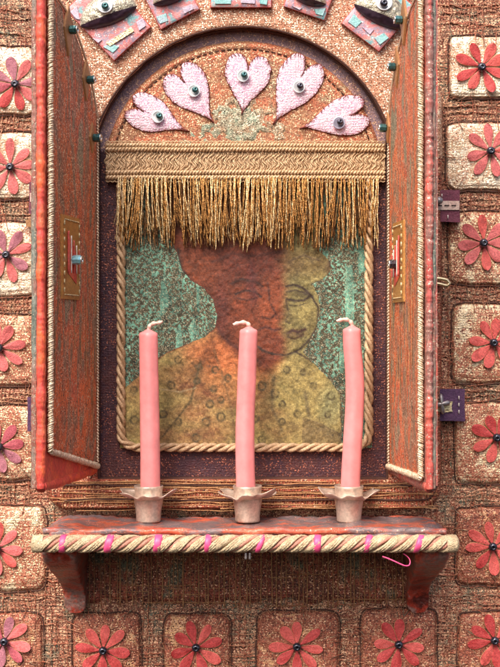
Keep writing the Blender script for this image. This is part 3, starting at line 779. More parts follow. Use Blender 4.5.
sk = np.where(tri, 0.45 * sk + 0.55 * C3(0.10, 0.065, 0.035) * (1 + 1.6 * n2), sk)
def stroke(pts, wd, colr_, amt, img):
    pts = np.array(pts, float); d = np.full(X.shape, 1e9)
    for (xa, ya), (xb, yb_) in zip(pts[:-1], pts[1:]):
        t = np.clip(((jx - xa) * (xb - xa) + (jy - ya) * (yb_ - ya)) / ((xb - xa) ** 2 + (yb_ - ya) ** 2 + 1e-9), 0, 1)
        d = np.minimum(d, np.hypot(jx - xa - t * (xb - xa), jy - ya - t * (yb_ - ya)))
    k = np.clip(1.3 * amt * np.exp(-(d / (wd * 1.1)) ** 2) * (1.0 + 0.9 * fbm(X / 3, Y / 3, 81)), 0, 0.95)[..., None]
    return img * (1 - k) + C3(*colr_) * k
DK = (0.04, 0.024, 0.018)
for pts, wd, c_, am in [
    ([(232, 284), (242, 279), (254, 281), (262, 286)], 1.3, (0.04, 0.015, 0.012), .7), ([(236, 294), (245, 290), (255, 292), (261, 297)], 1.1, (0.04, 0.015, 0.012), .75), ([(238, 298), (247, 300), (257, 298)], 1.0, (0.05, 0.018, 0.014), .6),
    ([(268, 284), (270, 302), (276, 314), (270, 319), (262, 317)], 1.1, (0.05, 0.018, 0.014), .6), ([(256, 331), (265, 327), (274, 330), (280, 329)], 1.3, (0.06, 0.015, 0.012), .7), ([(212, 262), (232, 254), (256, 256), (280, 252)], 1.4, (0.06, 0.018, 0.014), .55),
    ([(286, 286), (294, 285), (303, 288), (312, 297)], 1.2, DK, .85), ([(287, 292), (296, 290), (306, 294)], 0.9, DK, .6), ([(287, 299), (295, 301), (304, 300), (309, 297)], 1.3, DK, .85),
    ([(290, 305), (299, 306), (307, 303)], 0.8, DK, .5), ([(286, 300), (289, 314), (286, 321), (290, 323)], 1.0, DK, .55),
    ([(287, 333), (293, 330), (298, 332), (305, 329)], 1.3, (0.06, 0.025, 0.02), .85), ([(288, 337), (295, 339), (303, 335)], 1.0, (0.07, 0.035, 0.02), .7),
    ([(312, 297), (318, 308), (318, 324), (311, 338), (299, 350), (286, 355), (272, 354)], 1.1, DK, .7), ([(272, 354), (262, 350), (256, 345)], 1.3, DK, .75),
    ([(243, 352), (228, 342), (219, 330), (212, 312)], 1.5, (0.07, 0.02, 0.015), .55), ([(252, 262), (252, 282), (256, 300)], 2.2, (0.08, 0.02, 0.02), .45),
    ([(178, 250), (181, 268), (190, 280), (203, 289), (213, 302), (216, 318), (212, 331)], 1.2, DK, .75), ([(212, 331), (189, 343), (166, 353), (148, 366), (136, 378)], 0.9, (0.20, 0.05, 0.02), .8),
    ([(296, 352), (318, 364), (332, 378), (341, 394), (342, 440)], 1.1, DK, .7), ([(312, 284), (324, 280), (332, 270), (330, 260)], 1.2, DK, .75), ([(288, 262), (304, 255), (322, 262)], 1.0, (0.08, 0.05, 0.03), .5),
    ([(161, 438), (176, 420), (190, 402), (196, 382), (200, 362)], 1.2, (0.10, 0.07, 0.03), .65),
    ([(146, 370), (152, 400), (144, 436)], 1.1, (0.16, 0.10, 0.04), .5), ([(214, 350), (224, 380), (232, 412), (236, 440)], 1.2, (0.16, 0.09, 0.04), .5),
    ([(305, 392), (309, 416)], 1.8, (0.13, 0.10, 0.05), .6), ([(274, 376), (272, 408), (282, 430)], 1.6, (0.13, 0.10, 0.05), .5), ([(155, 388), (180, 392), (196, 388)], 0.7, (0.45, 0.36, 0.2), .5)]:
    sk = stroke(pts, wd, c_, am, sk)
rs = np.random.default_rng(5)
for sx_, sy_ in [(171, 385), (163, 414), (178, 422), (199, 367), (197, 381), (178, 360), (215, 370), (214, 389), (221, 400), (221, 417), (210, 404), (228, 378), (134, 390), (134, 420), (206, 422), (196, 438),
                 (287, 370), (314, 386), (298, 414), (328, 415), (256, 419), (282, 422), (275, 394), (282, 404), (262, 440), (331, 396), (303, 372), (262, 386)]:
    r0_ = rs.uniform(2.6, 3.6)
    dd_ = np.hypot(jx - sx_, (jy - sy_) * 0.95)
    k = np.clip(0.85 * np.exp(-((dd_ - r0_) / 1.2) ** 2) * (1.0 + 2.2 * fbm(X / 2.5, Y / 2.5, int(sx_))) + 0.5 * np.exp(-(dd_ / 1.3) ** 2), 0, .9)[..., None]
    sk = sk * (1 - k) + C3(0.085, 0.065, 0.03) * k
colr = np.where(F[..., None], sk, colr)
gl = (RNG.random(X.shape) > 0.93) & ~F
colr = np.where(gl[..., None], C3(0.70, 0.60, 0.40), colr)
gl = (RNG.random(X.shape) > 0.94) & F
colr = np.where(gl[..., None], colr * 1.6, colr)
colr = np.clip(colr, 0.008, 0.9)
colr = colr * (0.80 + 0.45 * fbm(X / 2.2, Y / 2.2, 99, 2))[..., None]
ca = np.concatenate([colr, np.ones(X.shape + (1,))], -1).reshape(-1, 4).astype(np.float32)
mb = MB(); mb.grid(W(X, Y, 4.6 + 1.4 * fbm(X / 30, Y / 30, 90) + 1.0 * fbm(X / 4, Y / 4, 91, 2)), flip=False)
mb.build('portrait_print', M['print'], NICHE, color=ca)
# twisted cord round the portrait
pth = W(np.concatenate([np.full(60, 121.0), np.linspace(122.5, 130, 6), np.linspace(134, 356, 60), np.linspace(360, 367.5, 6), np.full(60, 369.0)]),
        np.concatenate([np.linspace(176, 436, 60), np.linspace(441, 446, 6), np.full(60, 447.5), np.linspace(446, 441, 6), np.linspace(436, 176, 60)]), 8.5)
twist(pth, 2.7, 2.1, 3, 30, 7, wob=0.4).build('twisted_cord', M['rope'], NICHE)
# fringe
mb = MB()
for k in range(860):
    x0 = 117 + 262 * random.random()
    layer = random.random()
    clump = float(fbm(x0 / 5.0, 3.0, 4, 3))
    cen = 4.6 * round(x0 / 4.6 + 0.3 * clump)
    yl = 240 + 15 * clump + random.uniform(-18, 10)
    n = 48; t = np.linspace(0, 1, n)
    lean = 11 * float(fbm(x0 / 12.0, 8.0, 6, 2)) + random.gauss(0, 2.6)
    x = x0 + (cen - x0) * 0.75 * np.sin(np.clip(t, 0, 1) * PI * 0.8) + lean * t ** 1.5 + 0.6 * np.sin(t * random.uniform(5, 16) + random.random() * 6) * t
    h = 8.5 + 4.5 * layer + 3.0 * np.sin(t * 2.4) * layer + random.uniform(-2, 2) * t
    y = 176 + (yl - 176) * t
    mi = 1 if layer < 0.5 else (2 if random.random() < 0.32 else 0)  # rear strands darker: shade of the hollows put into their colour
    mb.tube(W(x, y, h), 0.62 + 0.25 * random.random() - 0.1 * t, 4, mi=mi, squash=0.35, spin=random.random() * 6 + t * random.uniform(15, 32))
o = mb.build('fringe', [M['fringe'], M['fringe_dark'], M['fringe_pale']], NICHE); o['kind'] = 'stuff'
# woven braid heading
mb = MB()
x = np.linspace(106, 385, 60); yv = np.linspace(143, 181, 14)
X, Y = np.meshgrid(x, yv, indexing='ij')
mb.grid(W(X, Y + 1.0 * fbm(X / 40, 0, 3), 9.5 + 0 * X), flip=False)
for xx in np.arange(107, 384.5, 1.55):
    t = np.linspace(0, 1, 14)
    px = xx + 1.9 * np.sin(t * 3.3 * PI + 1.2 * fbm(xx / 12, 3, 4) * 4) + 1.0 * random.uniform(-1, 1)
    mb.tube(W(px, 151 + 19.5 * t, 10.2 + 0.9 * np.sin(t * 5 * PI + xx * 1.3) + random.uniform(-.3, .3)), random.uniform(0.6, 0.85), 4)
for yc, ph in ((145.5, 0), (149.5, 1), (172.5, 2), (177.5, 0.5)):
    pth = W(np.linspace(106, 385, 90), yc + 1.2 * fbm(np.linspace(0, 7, 90), 0, 3), 11.2)
    twist(pth, 1.4, 1.35, 2, 6.5, 5, mb=mb, phase=ph)
for xx in np.arange(108, 384, 4.3):   # little picot loops along both borders
    for yc, s in ((142.8, -1), (180.5, 1)):
        t = np.linspace(0, PI, 7)
        mb.tube(W(xx + 2.0 * np.cos(t), yc + s * 1.6 * np.sin(t), 11.0), 0.6, 4)
o = mb.build('woven_braid', M['braid'], NICHE)

# ------------------------------------------------------------------ small art tiles over the arch
def art_tile(corners, lab, h0=19.0):
    c_ = np.array(corners, float); ctr = c_.mean(0)
    T = thing('art_tile', lab, 'tile', W(ctr[0], ctr[1], 16), 'painted tiles fanned out above the arch')
    n = 30; u = np.linspace(0, 1, n)[:, None]; v = np.linspace(0, 1, n)[None, :]
    q = ((1 - u) * (1 - v))[..., None] * c_[0] + (u * (1 - v))[..., None] * c_[1] + (u * v)[..., None] * c_[2] + ((1 - u) * v)[..., None] * c_[3]
    m1 = np.maximum(abs(2 * u - 1), abs(2 * v - 1))
    h = h0 + 4 - 1.2 * m1 ** 16 + 0.8 * fbm(q[..., 0] / 8, q[..., 1] / 8, 3)
    m_ = MB(); m_.grid(W(q[..., 0], q[..., 1], h))
    loop = np.concatenate([q[:, 0], q[-1, 1:], q[::-1, -1][1:], q[0, ::-1][1:]])
    hl = np.concatenate([h[:, 0], h[-1, 1:], h[::-1, -1][1:], h[0, ::-1][1:]])
    oo = loop + (loop - ctr) * 0.03
    st = np.stack([W(loop[:, 0], loop[:, 1], hl), W(oo[:, 0], oo[:, 1], hl - 1.2), W(oo[:, 0], oo[:, 1], h0 - 4 + 0 * hl)], 0)
    m_.grid(st, 1)
    m_.build('tile_body', [M['tile'], M['tile_edge']], T)
    return T
def scrap(T, pts, mat, h=23.4):
    q_ = np.array(pts, float); c_ = q_.mean(0)
    m_ = MB()
    m_.grid(np.stack([W(c_[0] + (q_[:, 0] - c_[0]) * f, c_[1] + (q_[:, 1] - c_[1]) * f, h + t + 0 * q_[:, 0]) for f, t in ((0, .7), (.9, .7), (1, .3), (1, -1.5))], 0), closed=True, flip=True)
    m_.build('paint_scrap', mat, T, smooth=False)
def puff(T, pa, pb, depth, up, h0=24):
    """half-moon shaped stuffed piece, chord direction pa->pb, dark rim below"""
    pa = np.array(pa, float); pb = np.array(pb, float); d = pb - pa; L_ = np.linalg.norm(d); d /= L_; nrm = np.array(up, float); nrm /= np.linalg.norm(nrm)
    s = np.linspace(0, 1, 40)[:, None]; t = np.linspace(0, 1, 22)[None, :]
    prof = np.sin(PI * s) ** 0.55
    low = -depth * 0.28 * prof; hi_e = depth * 0.72 * prof
    off = low + (hi_e - low) * t
    x = pa[0] + d[0] * L_ * s + nrm[0] * off; y = pa[1] + d[1] * L_ * s + nrm[1] * off
    hh = h0 + 9 * prof * np.sin(PI * np.clip(t, 0, 1)) ** 0.6 + 3.0 * fbm(x / 5, y / 3, 8) * prof
    m_ = MB(); m_.grid(W(x, y, hh), 0)
    fc = m_.f[0]; tj = (np.arange(len(fc)) % 21) / 21.0; m_.m[0] = np.where(tj < 0.30, 1, 0)
    m_.build('padded_crescent', [M['puff'], M['puff_dark']], T)
def sequin_on(T, x, y, h, r, beadm):
    m_ = MB(); m_.lathe([(0.01, 0.6), (r * .45, 0.7), (r * .8, 1.4), (r, 2.0), (r * 1.02, 1.6), (r * .6, 0.2), (0.01, 0)], W(x, y, h), (0, -1, 0.1), 24)
    m_.build('sequin', M['sequin'], T); bead(T, W(x, y, h + 4), (0.1, -1, 0.1), r * 0.5, beadm)
T = art_tile([(114, 60), (66, 10), (104, -27), (150, 27)], 'pink and blue marbled tile with silvery crescent, beside the top of the left shutter')
puff(T, (80, 26), (137, 6), 34, (-0.2, -1)); sequin_on(T, 105, 6, 33, 7.5, M['bead_teal'])
m_ = MB()
scrap(T, [(103, 47), (111, 43), (119, 47), (113, 53)], M['turq']); scrap(T, [(70, 12), (77, 6), (80, 20), (76, 19)], M['lilac']); scrap(T, [(136, 22), (143, 18), (146, 26), (139, 31)], M['lilac'])
scrap(T, [(92, 38), (102, 40), (98, 43)], M['lilac'])
q = np.array([(106, 43), (131, 27), (134, 31), (110, 46)], float)
m_.add(np.concatenate([W(q[:, 0], q[:, 1], 25.0), W(q[:, 0], q[:, 1], 22.5)]), [[0, 1, 2, 3], [0, 4, 5, 1], [1, 5, 6, 2], [2, 6, 7, 3], [3, 7, 4, 0]])
m_.build('gold_strip', M['foil_bit'], T, smooth=False)
T = art_tile([(161, 29), (142, -8), (180, -28), (199, 9)], 'small pink tile second from the left above the arch')
puff(T, (153, 4), (186, -6), 20, (-0.2, -1)); scrap(T, [(156, 17), (166, 13), (168, 21), (160, 24)], M['turq']); scrap(T, [(182, 8), (192, 4), (194, 9), (184, 14)], M['lilac'])
T = art_tile([(211, 7), (211, -50), (270, -50), (271, 7)], 'square pink tile straight above the middle of the arch')
sequin_on(T, 241, -22, 24, 7, M['bead_teal']); scrap(T, [(214, -3), (232, -4), (231, 4), (215, 4)], M['turq']); scrap(T, [(240, -6), (256, -4), (255, 4), (241, 3)], M['lilac']); scrap(T, [(259, -2), (268, -3), (267, 5), (260, 4)], M['turq'])
T = art_tile([(324, 20), (284, 6), (298, -34), (338, -18)], 'small pink and teal tile second from the right above the arch')
puff(T, (294, -4), (326, 4), 20, (0.2, -1)); scrap(T, [(292, 6), (302, 8), (300, 10)], M['lilac']); scrap(T, [(314, 9), (326, 8), (323, 16), (316, 14)], M['turq'])
T = art_tile([(379, 51), (342, 23), (378, -22), (416, 8)], 'pink and teal tile with dark rimmed crescent, beside the top of the right shutter')
puff(T, (354, 4), (408, 27), 34, (0.25, -1)); scrap(T, [(348, 22), (354, 14), (362, 22), (356, 28)], M['turq']); scrap(T, [(374, 38), (384, 33), (389, 38), (380, 45)], M['turq']); scrap(T, [(362, 27), (374, 30), (370, 35)], M['lilac']); sequin_on(T, 384, 3, 33, 8, M['bead_dark'])

# ------------------------------------------------------------------ shutters
DW = 140.0
H0 = 17.0
class Shutter:
    def __init__(s, side, X0, dx):
        s.side = side; s.X0 = X0; dh = math.sqrt(DW ** 2 - dx ** 2)
        s.e = np.array([dx / DW, -dh / DW, 0.0])              # hinge -> free edge
        s.n = np.array([-side * dh / DW, -side * dx / DW * 1.0, 0.0])   # towards the niche
        if s.n[0] * -side < 0: s.n = -s.n
        s.n = np.array([-side * dh / DW, -abs(dx) / DW, 0.0])
    def p(s, u, v, t):
        u, v, t = np.broadcast_arrays(np.asarray(u, float), np.asarray(v, float), np.asarray(t, float))
        o_ = np.array([s.X0, -H0, 0.0])
        r = o_ + u[..., None] * s.e + t[..., None] * s.n
        r = r.copy(); r[..., 2] += v
        return r
    def top(s, u):
        return 151.5 + np.sqrt(np.maximum(AR ** 2 - (DW + 2 - np.asarray(u, float)) ** 2, 0))
    def uv(s, px, py):
        """find u, v on the inner face that show at photo position px, py"""
        best = min(np.linspace(0, DW, 1401), key=lambda u: abs(s.see(u)[0] - px))
        return float(best), float((333.5 - py) / s.see(best)[1])
    def see(s, u):
        q = s.p(u, 0, 0); k = DIST / (DIST + q[1]); return 250 + q[0] * k, k
BOT = -132.5
def build_shutter(side, X0, dx, lab, silk):
    S = Shutter(side, X0, dx)
    T = thing('hinged_shutter', lab, 'shutter', (X0, -H0, BOT), 'pair of arched shutters')
    nu, nv = 30, 150
    u = np.linspace(0, DW, nu)[:, None]; q = np.linspace(0, 1, nv)[None, :]
    v = BOT + (S.top(u) - BOT) * q
    bul = 1.2 * fbm(u / 18, v / 18, 5 + side)
    inner = S.p(u, v, bul - 1.0); outer = S.p(u, v, -11 - bul)
    m_ = MB(); m_.grid(inner, 0, flip=(side > 0)); m_.grid(outer, 1, flip=(side < 0))
    for a_, b_ in ((inner[0], outer[0]), (inner[-1], outer[-1]), (inner[:, 0], outer[:, 0]), (inner[:, -1], outer[:, -1])):
        m_.grid(np.stack([a_, b_], 0), 0)
    m_.build('padded_board', [silk, M['teal_bind']], T)
    # free-edge rolls, gathered silk outside, grey-green binding behind it
    vv = np.linspace(BOT - 3, float(S.top(DW)), 420)
    rr = (3.9 if side < 0 else 3.3) + 0.9 * fbm(vv / 30, side, 4) + 1.5 * fbm(vv / (4.5 if side < 0 else 3.0), side, 14, 2)
    m_ = MB(); m_.tube(S.p(DW + 1.0 + 0.8 * fbm(vv / 30, 0, 2), vv, -3.5 + 1.5 * fbm(vv / 24, 7, 2)), rr, 14)
    ub = np.linspace(0, DW, 70)
    m_.tube(S.p(ub, BOT - 2 + 3 * fbm(ub / 20, 2, 2), -4.0), 5.0 + 1.5 * fbm(ub / 8, 3, 2), 10)
    m_.build('silk_edging', silk, T)
    m_ = MB(); m_.tube(S.p(DW - 1.0 + 1.0 * fbm(vv / 26, 5, 2), vv, (-9.8 if side < 0 else -7.6) + 1.2 * fbm(vv / 30, 9, 2)), (3.2 if side < 0 else 2.2) + 0.8 * fbm(vv / 5, side, 9), 10)
    m_.build('edge_binding', M['teal_bind'], T)
    # inner cloth panel
    nu, nv = 46, 200
    u0, u1 = 2.0, DW - 7
    u = np.linspace(u0, u1, nu)[:, None]
    f = (u - u0) / (u1 - u0)
    vb = (BOT + 2) + (27 if side < 0 else 4) * f
    v = vb + (S.top(u) - 4 - vb) * q[:, :1] * 0 + (S.top(u) - 4 - vb) * np.linspace(0, 1, nv)[None, :]
    m1 = np.maximum(abs(2 * f - 1), abs(2 * np.linspace(0, 1, nv)[None, :] - 1))
    tt = 2.2 * (1 - m1 ** 30) + 1.2 * fbm(u / 10, v / 40, 12) + 0.6 * fbm(u / 3, v / 6, 13)
    m_ = MB(); m_.grid(S.p(u, v, tt), flip=(side > 0)); m_.build('cloth_panel', M['door'], T)
    # bead trim along the panel border
    m_ = MB()
    ue = np.full(160, u1 + 1.0); ve = np.linspace(float(vb[-1, 0]), float(S.top(u1)) - 4, 160)
    twist_path = S.p(ue, ve, 2.4)
    for k in range(3):
        s_ = np.linspace(0, 1, 900); yy_ = ve[0] + (ve[-1] - ve[0]) * s_
        a_ = yy_ / 5.6 * 2 * PI + k * 2 * PI / 3 + 4 * fbm(yy_ / 20, 1, 5)
        wv = 1.2 * fbm(yy_ / 40, 3, 7)
        m_.tube(S.p(u1 + 0.5 + wv + ((2.2 if side < 0 else 1.5) + 1.6 * fbm(yy_ / 3, k, 8)) * np.cos(a_), yy_ + 1.5 * fbm(yy_ / 4, k, 9), 2.4 + 1.9 * np.sin(a_)), 1.05 + 1.3 * fbm(yy_ / 2, k, 11, 2), 4, caps=False)
    uu = np.linspace(u0, u1, 260)
    vbb = np.interp(uu, u[:, 0], vb[:, 0])
    for k in range(3):
        a_ = uu / 5.0 * 2 * PI + k * 2 * PI / 3
        m_.tube(S.p(uu + 1.5 * fbm(uu / 3, k, 5), vbb + (2.0 + 1.5 * fbm(uu / 3, k, 6)) * np.cos(a_), 2.6 + 1.6 * np.sin(a_)), 1.0 + 1.3 * fbm(uu / 2, k, 7, 2), 4, caps=False)
    vt = S.top(uu) - 4
    m_.tube(S.p(uu, vt, 2.0), 1.3, 5)
    vh = np.linspace(BOT + 5, float(S.top(u0)) - 5, 500)
    m_.tube(S.p(u0 + 0.6 * np.sin(vh * 2.1), vh, 2.0 + 0.6 * np.cos(vh * 2.1)), 1.0, 4)
    m_.build('bead_trim', M['beadtrim'], T)
    # grid of fine threads on the panel
    m_ = MB()
    for k in range(12):
        uk = u0 + 4 + (u1 - u0 - 8) * random.random()
        va = BOT + 32 + random.random() * 150; vz = min(va + random.uniform(60, 220), float(S.top(uk)) - 8)
        if vz < va + 10: continue
        vz = min(vz, va + random.uniform(20, 90)); vl = np.linspace(va, vz, 40)
        m_.tube(S.p(uk + 2.0 * fbm(vl / 30, k, 3), vl, 3.0), 0.4, 3, caps=False)
    o = m_.build('panel_threads', M['netfine'], T); o['kind'] = 'stuff'
    return S, T
def door_patch(S, T, px, py, pts, mat, mi_name='diamond_patch', t0=3.6):
    """pts in (u, v) offsets"""
    uc, vc = S.uv(px, py)
    q = np.array(pts, float)
    n = len(q)
    ctr = q.mean(0)
    rings = [(0.0, 0.8), (0.5, 0.8), (0.9, 0.7), (1.0, 0.2), (1.0, -1.6)]
    P_ = np.stack([S.p(uc + ctr[0] + (q[:, 0] - ctr[0]) * f, vc + ctr[1] + (q[:, 1] - ctr[1]) * f, t0 + t) for f, t in rings], 0)
    m_ = MB(); m_.grid(P_, closed=True, flip=(S.side < 0))
    return m_.build(mi_name, mat, T, smooth=False), uc, vc
def door_bead(S, parent, uc, vc, r, ln, mat, t0=4.4):
    m_ = MB()
    prof = [(0.01, 0), (r * .75, 0), (r, ln * .15), (r, ln * .85), (r * .8, ln), (r * .45, ln), (r * .42, ln * .7), (0.01, ln * .7)]
    m_.lathe(prof, S.p(uc, vc, t0), S.n, 8)
    m_.build('bead', mat, parent, smooth=False)
    m_ = MB(); t = np.linspace(0, 2 * PI, 13)
    m_.lathe([(r * .8, ln * 1.0), (r * .9, ln * 1.12), (r * .5, ln * 1.12), (r * .45, ln * 1.0)], S.p(uc, vc, t0), S.n, 10)
    m_.build('bead_cap', M['silver'], parent)
dia = [(-10, 0), (0, 20), (10, 0), (0, -20)]
S, T = build_shutter(-1, -151.5, -27.0, 'left arched shutter, open, red-brown inner face with blue bead, orange silk edge', M['silk'])
for px, py, sz in ((65, 30, 1.2), (83, 80, 1.0), (89, 138, 0.75)):
    o, uc, vc = door_patch(S, T, px, py, [(a * sz, b * sz) for a, b in dia], M['tan'])
    door_bead(S, o, uc, vc, 4.2, 7.0, M['bead_teal'])
o, uc, vc = door_patch(S, T, 67, 258, [(-24, 38), (24, 38), (24, -38), (-24, -38)], M['ochre'], 'foil_patch')
def patch_border(S, o, uc, vc, a_, b_):
    m_ = MB()
    for (u0_, v0_), (u1_, v1_) in (((-a_, b_), (a_, b_)), ((a_, b_), (a_, -b_)), ((a_, -b_), (-a_, -b_)), ((-a_, -b_), (-a_, b_))):
        n_ = 9
        for k in range(n_):
            f0, f1 = (k + .15) / n_, (k + .75) / n_
            m_.tube(S.p(uc + u0_ + (u1_ - u0_) * np.array([f0, f1]), vc + v0_ + (v1_ - v0_) * np.array([f0, f1]), 4.8), 0.7, 4)
    m_.build('border_stitching', M['foil_bit'], o)
    m_ = MB(); q_ = np.array([(-a_ * .62, b_ * .1), (a_ * .62, b_ * .7), (a_ * .62, -b_ * .4), (-a_ * .62, -b_ * .7)])
    m_.grid(np.stack([S.p(uc + q_[:, 0] * f, vc + q_[:, 1] * f, 4.6 + t) for f, t in ((0, .9), (.9, .8), (1, .2))], 0), closed=True, flip=(S.side < 0))
    m_.build('orange_scrap', M['silk'], o)
patch_border(S, o, uc, vc, 20, 34)
for k in range(5):
    m_ = MB(); vl = np.linspace(-14, 24 - 4 * k, 12); m_.tube(S.p(uc + 12 - 7 * k, vc + vl, 6.0), 0.6, 4); m_.build('stitch', M['stitch'] if k % 2 else M['petal_coral'], o)
door_bead(S, o, uc + 2, vc - 2, 4.4, 9.0, M['bead_blue'], 5.5)
S, T = build_shutter(1, 138.0, 14.5, 'right arched shutter, open and seen nearly edge-on, with dark blue bead and rose red edge', M['pinksilk'])
for px, py, sz in ((407, 20, 1.2), (400, 67, 1.0), (391, 128, 0.75)):
    o, uc, vc = door_patch(S, T, px, py, [(a * sz, b * sz) for a, b in dia], M['tan'])
    door_bead(S, o, uc, vc, 4.2, 7.0, M['bead_teal'])
o, uc, vc = door_patch(S, T, 402, 262, [(-22, 38), (22, 38), (22, -38), (-22, -38)], M['ochre'], 'foil_patch')
patch_border(S, o, uc, vc, 18, 34)
for k in range(5):
    m_ = MB(); vl = np.linspace(-14, 24 - 4 * k, 12); m_.tube(S.p(uc + 12 - 7 * k, vc + vl, 6.0), 0.6, 4); m_.build('stitch', M['stitch'] if k % 2 else M['petal_coral'], o)
door_bead(S, o, uc, vc - 2, 4.4, 7.0, M['bead_dark'], 5.0)

# ------------------------------------------------------------------ hinge tabs and hooks
def slab_quad(m_, x0, y0, x1, y1, h, th, mi=0, wob=0.0, seed=0, n=12):
    u = np.linspace(0, 1, n)[:, None]; v = np.linspace(0, 1, n)[None, :]
    x = x0 + (x1 - x0) * u + 0 * v; y = y0 + (y1 - y0) * v + 0 * u
    x = x + wob * fbm(u * 2, v * 2, seed); y = y + wob * fbm(u * 2 + 5, v * 2, seed)
    hh = h + th + 0.6 * fbm(x / 6, y / 6, seed)
    m_.grid(W(x, y, hh), mi)
    loop = [(x[:, 0], y[:, 0], hh[:, 0]), (x[-1], y[-1], hh[-1]), (x[::-1, -1], y[::-1, -1], hh[::-1, -1]), (x[0, ::-1], y[0, ::-1], hh[0, ::-1])]
    for a_, b_, c_ in loop:
        m_.grid(np.stack([W(a_, b_, c_), W(a_, b_, h + 0 * c_)], 0), mi)
def dashes(T, pts, mat, h):
    m_ = MB()
    for (xa, ya, xb, yb_) in pts:
        m_.tube(np.stack([W(xa, ya, h), W((xa + xb) / 2, (ya + yb_) / 2, h + .8), W(xb, yb_, h)]), 0.55, 4)
    m_.build('stitching', mat, T)
HB = 15.0
def tab(x0, y0, x1, y1, kind, lab):
    T = thing('hinge_tab', lab, 'hinge tab', W((x0 + x1) / 2, (y0 + y1) / 2, 6), 'felt hinge tabs beside the shutters')
    m_ = MB(); slab_quad(m_, x0, y0, x1, y1, 9, 5, wob=1.2, seed=int(x0))
    m_.build('felt_tab', M['felt'] if kind == 0 else M['felt_purple'], T)
    w_, h_ = x1 - x0, y1 - y0
    if kind == 0:
        m_ = MB(); slab_quad(m_, x0 + 1, y0 + h_ * .34, x1 - .5, y0 + h_ * .62, 14, 1.6, seed=4); m_.build('tape', M['pale_ribbon'], T)
        dashes(T, [(x0 + w_ * .3 + 7 * k, y0 + h_ * .48, x0 + w_ * .3 + 7 * k + 4.5, y0 + h_ * .48) for k in range(4)], M['black_stitch'], 16.2)
        dashes(T, [(x0 + 8, y0 + 3, x0 + 8, y0 + 6), (x0 + 24, y0 + 4, x0 + 24, y0 + 7), (x0 + 14, y1 - 7, x0 + 14, y1 - 4), (x0 + 30, y1 - 7, x0 + 30, y1 - 3)], M['stitch'], 14.8)
    else:
        m_ = MB(); slab_quad(m_, x0 + w_ * .38, y0 + h_ * .38, x1 - w_ * .26, y0 + h_ * .72, 14, 2.0, wob=3, seed=9); m_.build('foil_scrap', M['foil_bit'], T)
        dashes(T, [(x1 - 6, y0 + 7 + 7 * k, x1 - 6, y0 + 11 + 7 * k) for k in range(3)] + [(x0 + 16, y1 - 9, x0 + 17, y1 - 3), (x0 + 18, y0 + 3, x0 + 19, y0 + 6)], M['stitch'], 14.8)
    return T
T = tab(418, 190, 460, 222, 0, 'plum felt hinge tab with pale stitched tape and small knob, upper right of the shrine')
m_ = MB(); m_.lathe([(0.01, 4.5), (3, 4), (4, 2), (3, 0), (1.5, -1), (1.5, -5)], W(439, 201, 21), (0, -1, 0.2), 14); m_.build('knob', M['pewter'], T)
T = tab(418, 389, 465, 421, 1, 'violet felt hinge tab with white stitches, gold scrap and pewter star, right of the shrine')
m_ = MB()
nst = 40; a = np.linspace(0, 2 * PI, nst, endpoint=False)
rs_ = 5.6 + 3.0 * np.cos(4 * a + 0.6)
rings = [(0, 4.0), (0.5, 3.8), (0.85, 2.8), (1, 1.2), (1, -1.0), (0.7, -2)]
m_.grid(np.stack([W(442 + rs_ * f * np.cos(a), 404 + 1.25 * rs_ * f * np.sin(a), 20 + t) for f, t in rings], 0), closed=True, flip=True)
m_.build('star_bead', M['pewter'], T)
tab(29, 182, 66, 214, 0, 'dark felt hinge tab mostly hidden behind the left shutter, upper one')
tab(27.5, 397, 64, 431, 1, 'dark felt hinge tab mostly hidden behind the left shutter, lower one')
T = thing('brass_hook', 'pale brass wire hook sticking out behind the right shutter between the hinge tabs', 'hook', W(440, 281, 8), 'wire hooks beside the shutters')
m_ = MB()
t = np.linspace(0, 1, 40)
cx_ = np.array([420, 430, 440, 447, 449.5, 447, 440, 432]); cy_ = np.array([279, 278.5, 278.5, 280, 283.5, 286, 284, 283]); k = np.linspace(0, 1, 8)
m_.tube(W(np.interp(t, k, cx_), np.interp(t, k, cy_), 20.0), 1.9, 8); m_.build('wire', M['brass'], T)
T = thing('leather_hook_tab', 'small brown leather scrap poking out from behind the left shutter', 'leather tab', W(28, 223, 8))
m_ = MB(); slab_quad(m_, 25.5, 219.5, 44, 227, 8, 2.5, wob=2, seed=3); m_.build('scrap', M['tan'], T)

# ------------------------------------------------------------------ shelf
SZ = -181.0; SD = 112.0
T = thing('candle_shelf', 'narrow red shelf on two curved brackets, edged with cream rope and pink ribbon', 'shelf', (0, -60, SZ - 14))
xl, xr = -194.0, 184.0
nu, nv = 320, 90
u = np.linspace(0, 1, nu)[:, None]; a = np.linspace(0, 2 * PI, nv, endpoint=False)[None, :]
# rounded slab cross-section in (depth, height)
cd, ch = 62.0, SZ - 8.0
sn = lambda q, p_: np.sign(q) * np.abs(q) ** p_
dep = cd + 51 * sn(np.cos(a), 0.5); hei = ch + 8.0 * sn(np.sin(a), 0.22)
fx = np.clip(np.minimum(u, 1 - u) / 0.035, 0, 1) ** 0.4
Xs = xl + (xr - xl) * u + 0 * a
nz = 6.5 * fbm(Xs / 34, dep / 22, 33) + 4.5 * fbm(Xs / 11, dep / 8, 34)
endlift = 3.0 * np.exp(-((u - 0.07) / 0.05) ** 2) + 2.0 * np.exp(-((u - 0.95) / 0.04) ** 2)
pts = np.stack([Xs + (dep - cd) * 0 , -(cd + (dep - cd) * (0.5 + 0.5 * fx) - (1 - fx) * 12), ch + (hei - ch) * (0.25 + 0.75 * fx) + (nz + endlift) * (np.sin(a) > -0.2)], -1)
m_ = MB(); m_.grid(pts, closed=True, flip=False)
for k in (0, -1): m_.add(np.concatenate([pts[k], pts[k].mean(0)[None]]), [[j, (j + 1) % nv, nv] for j in range(nv)])
m_.build('board', M['shelf'], T)
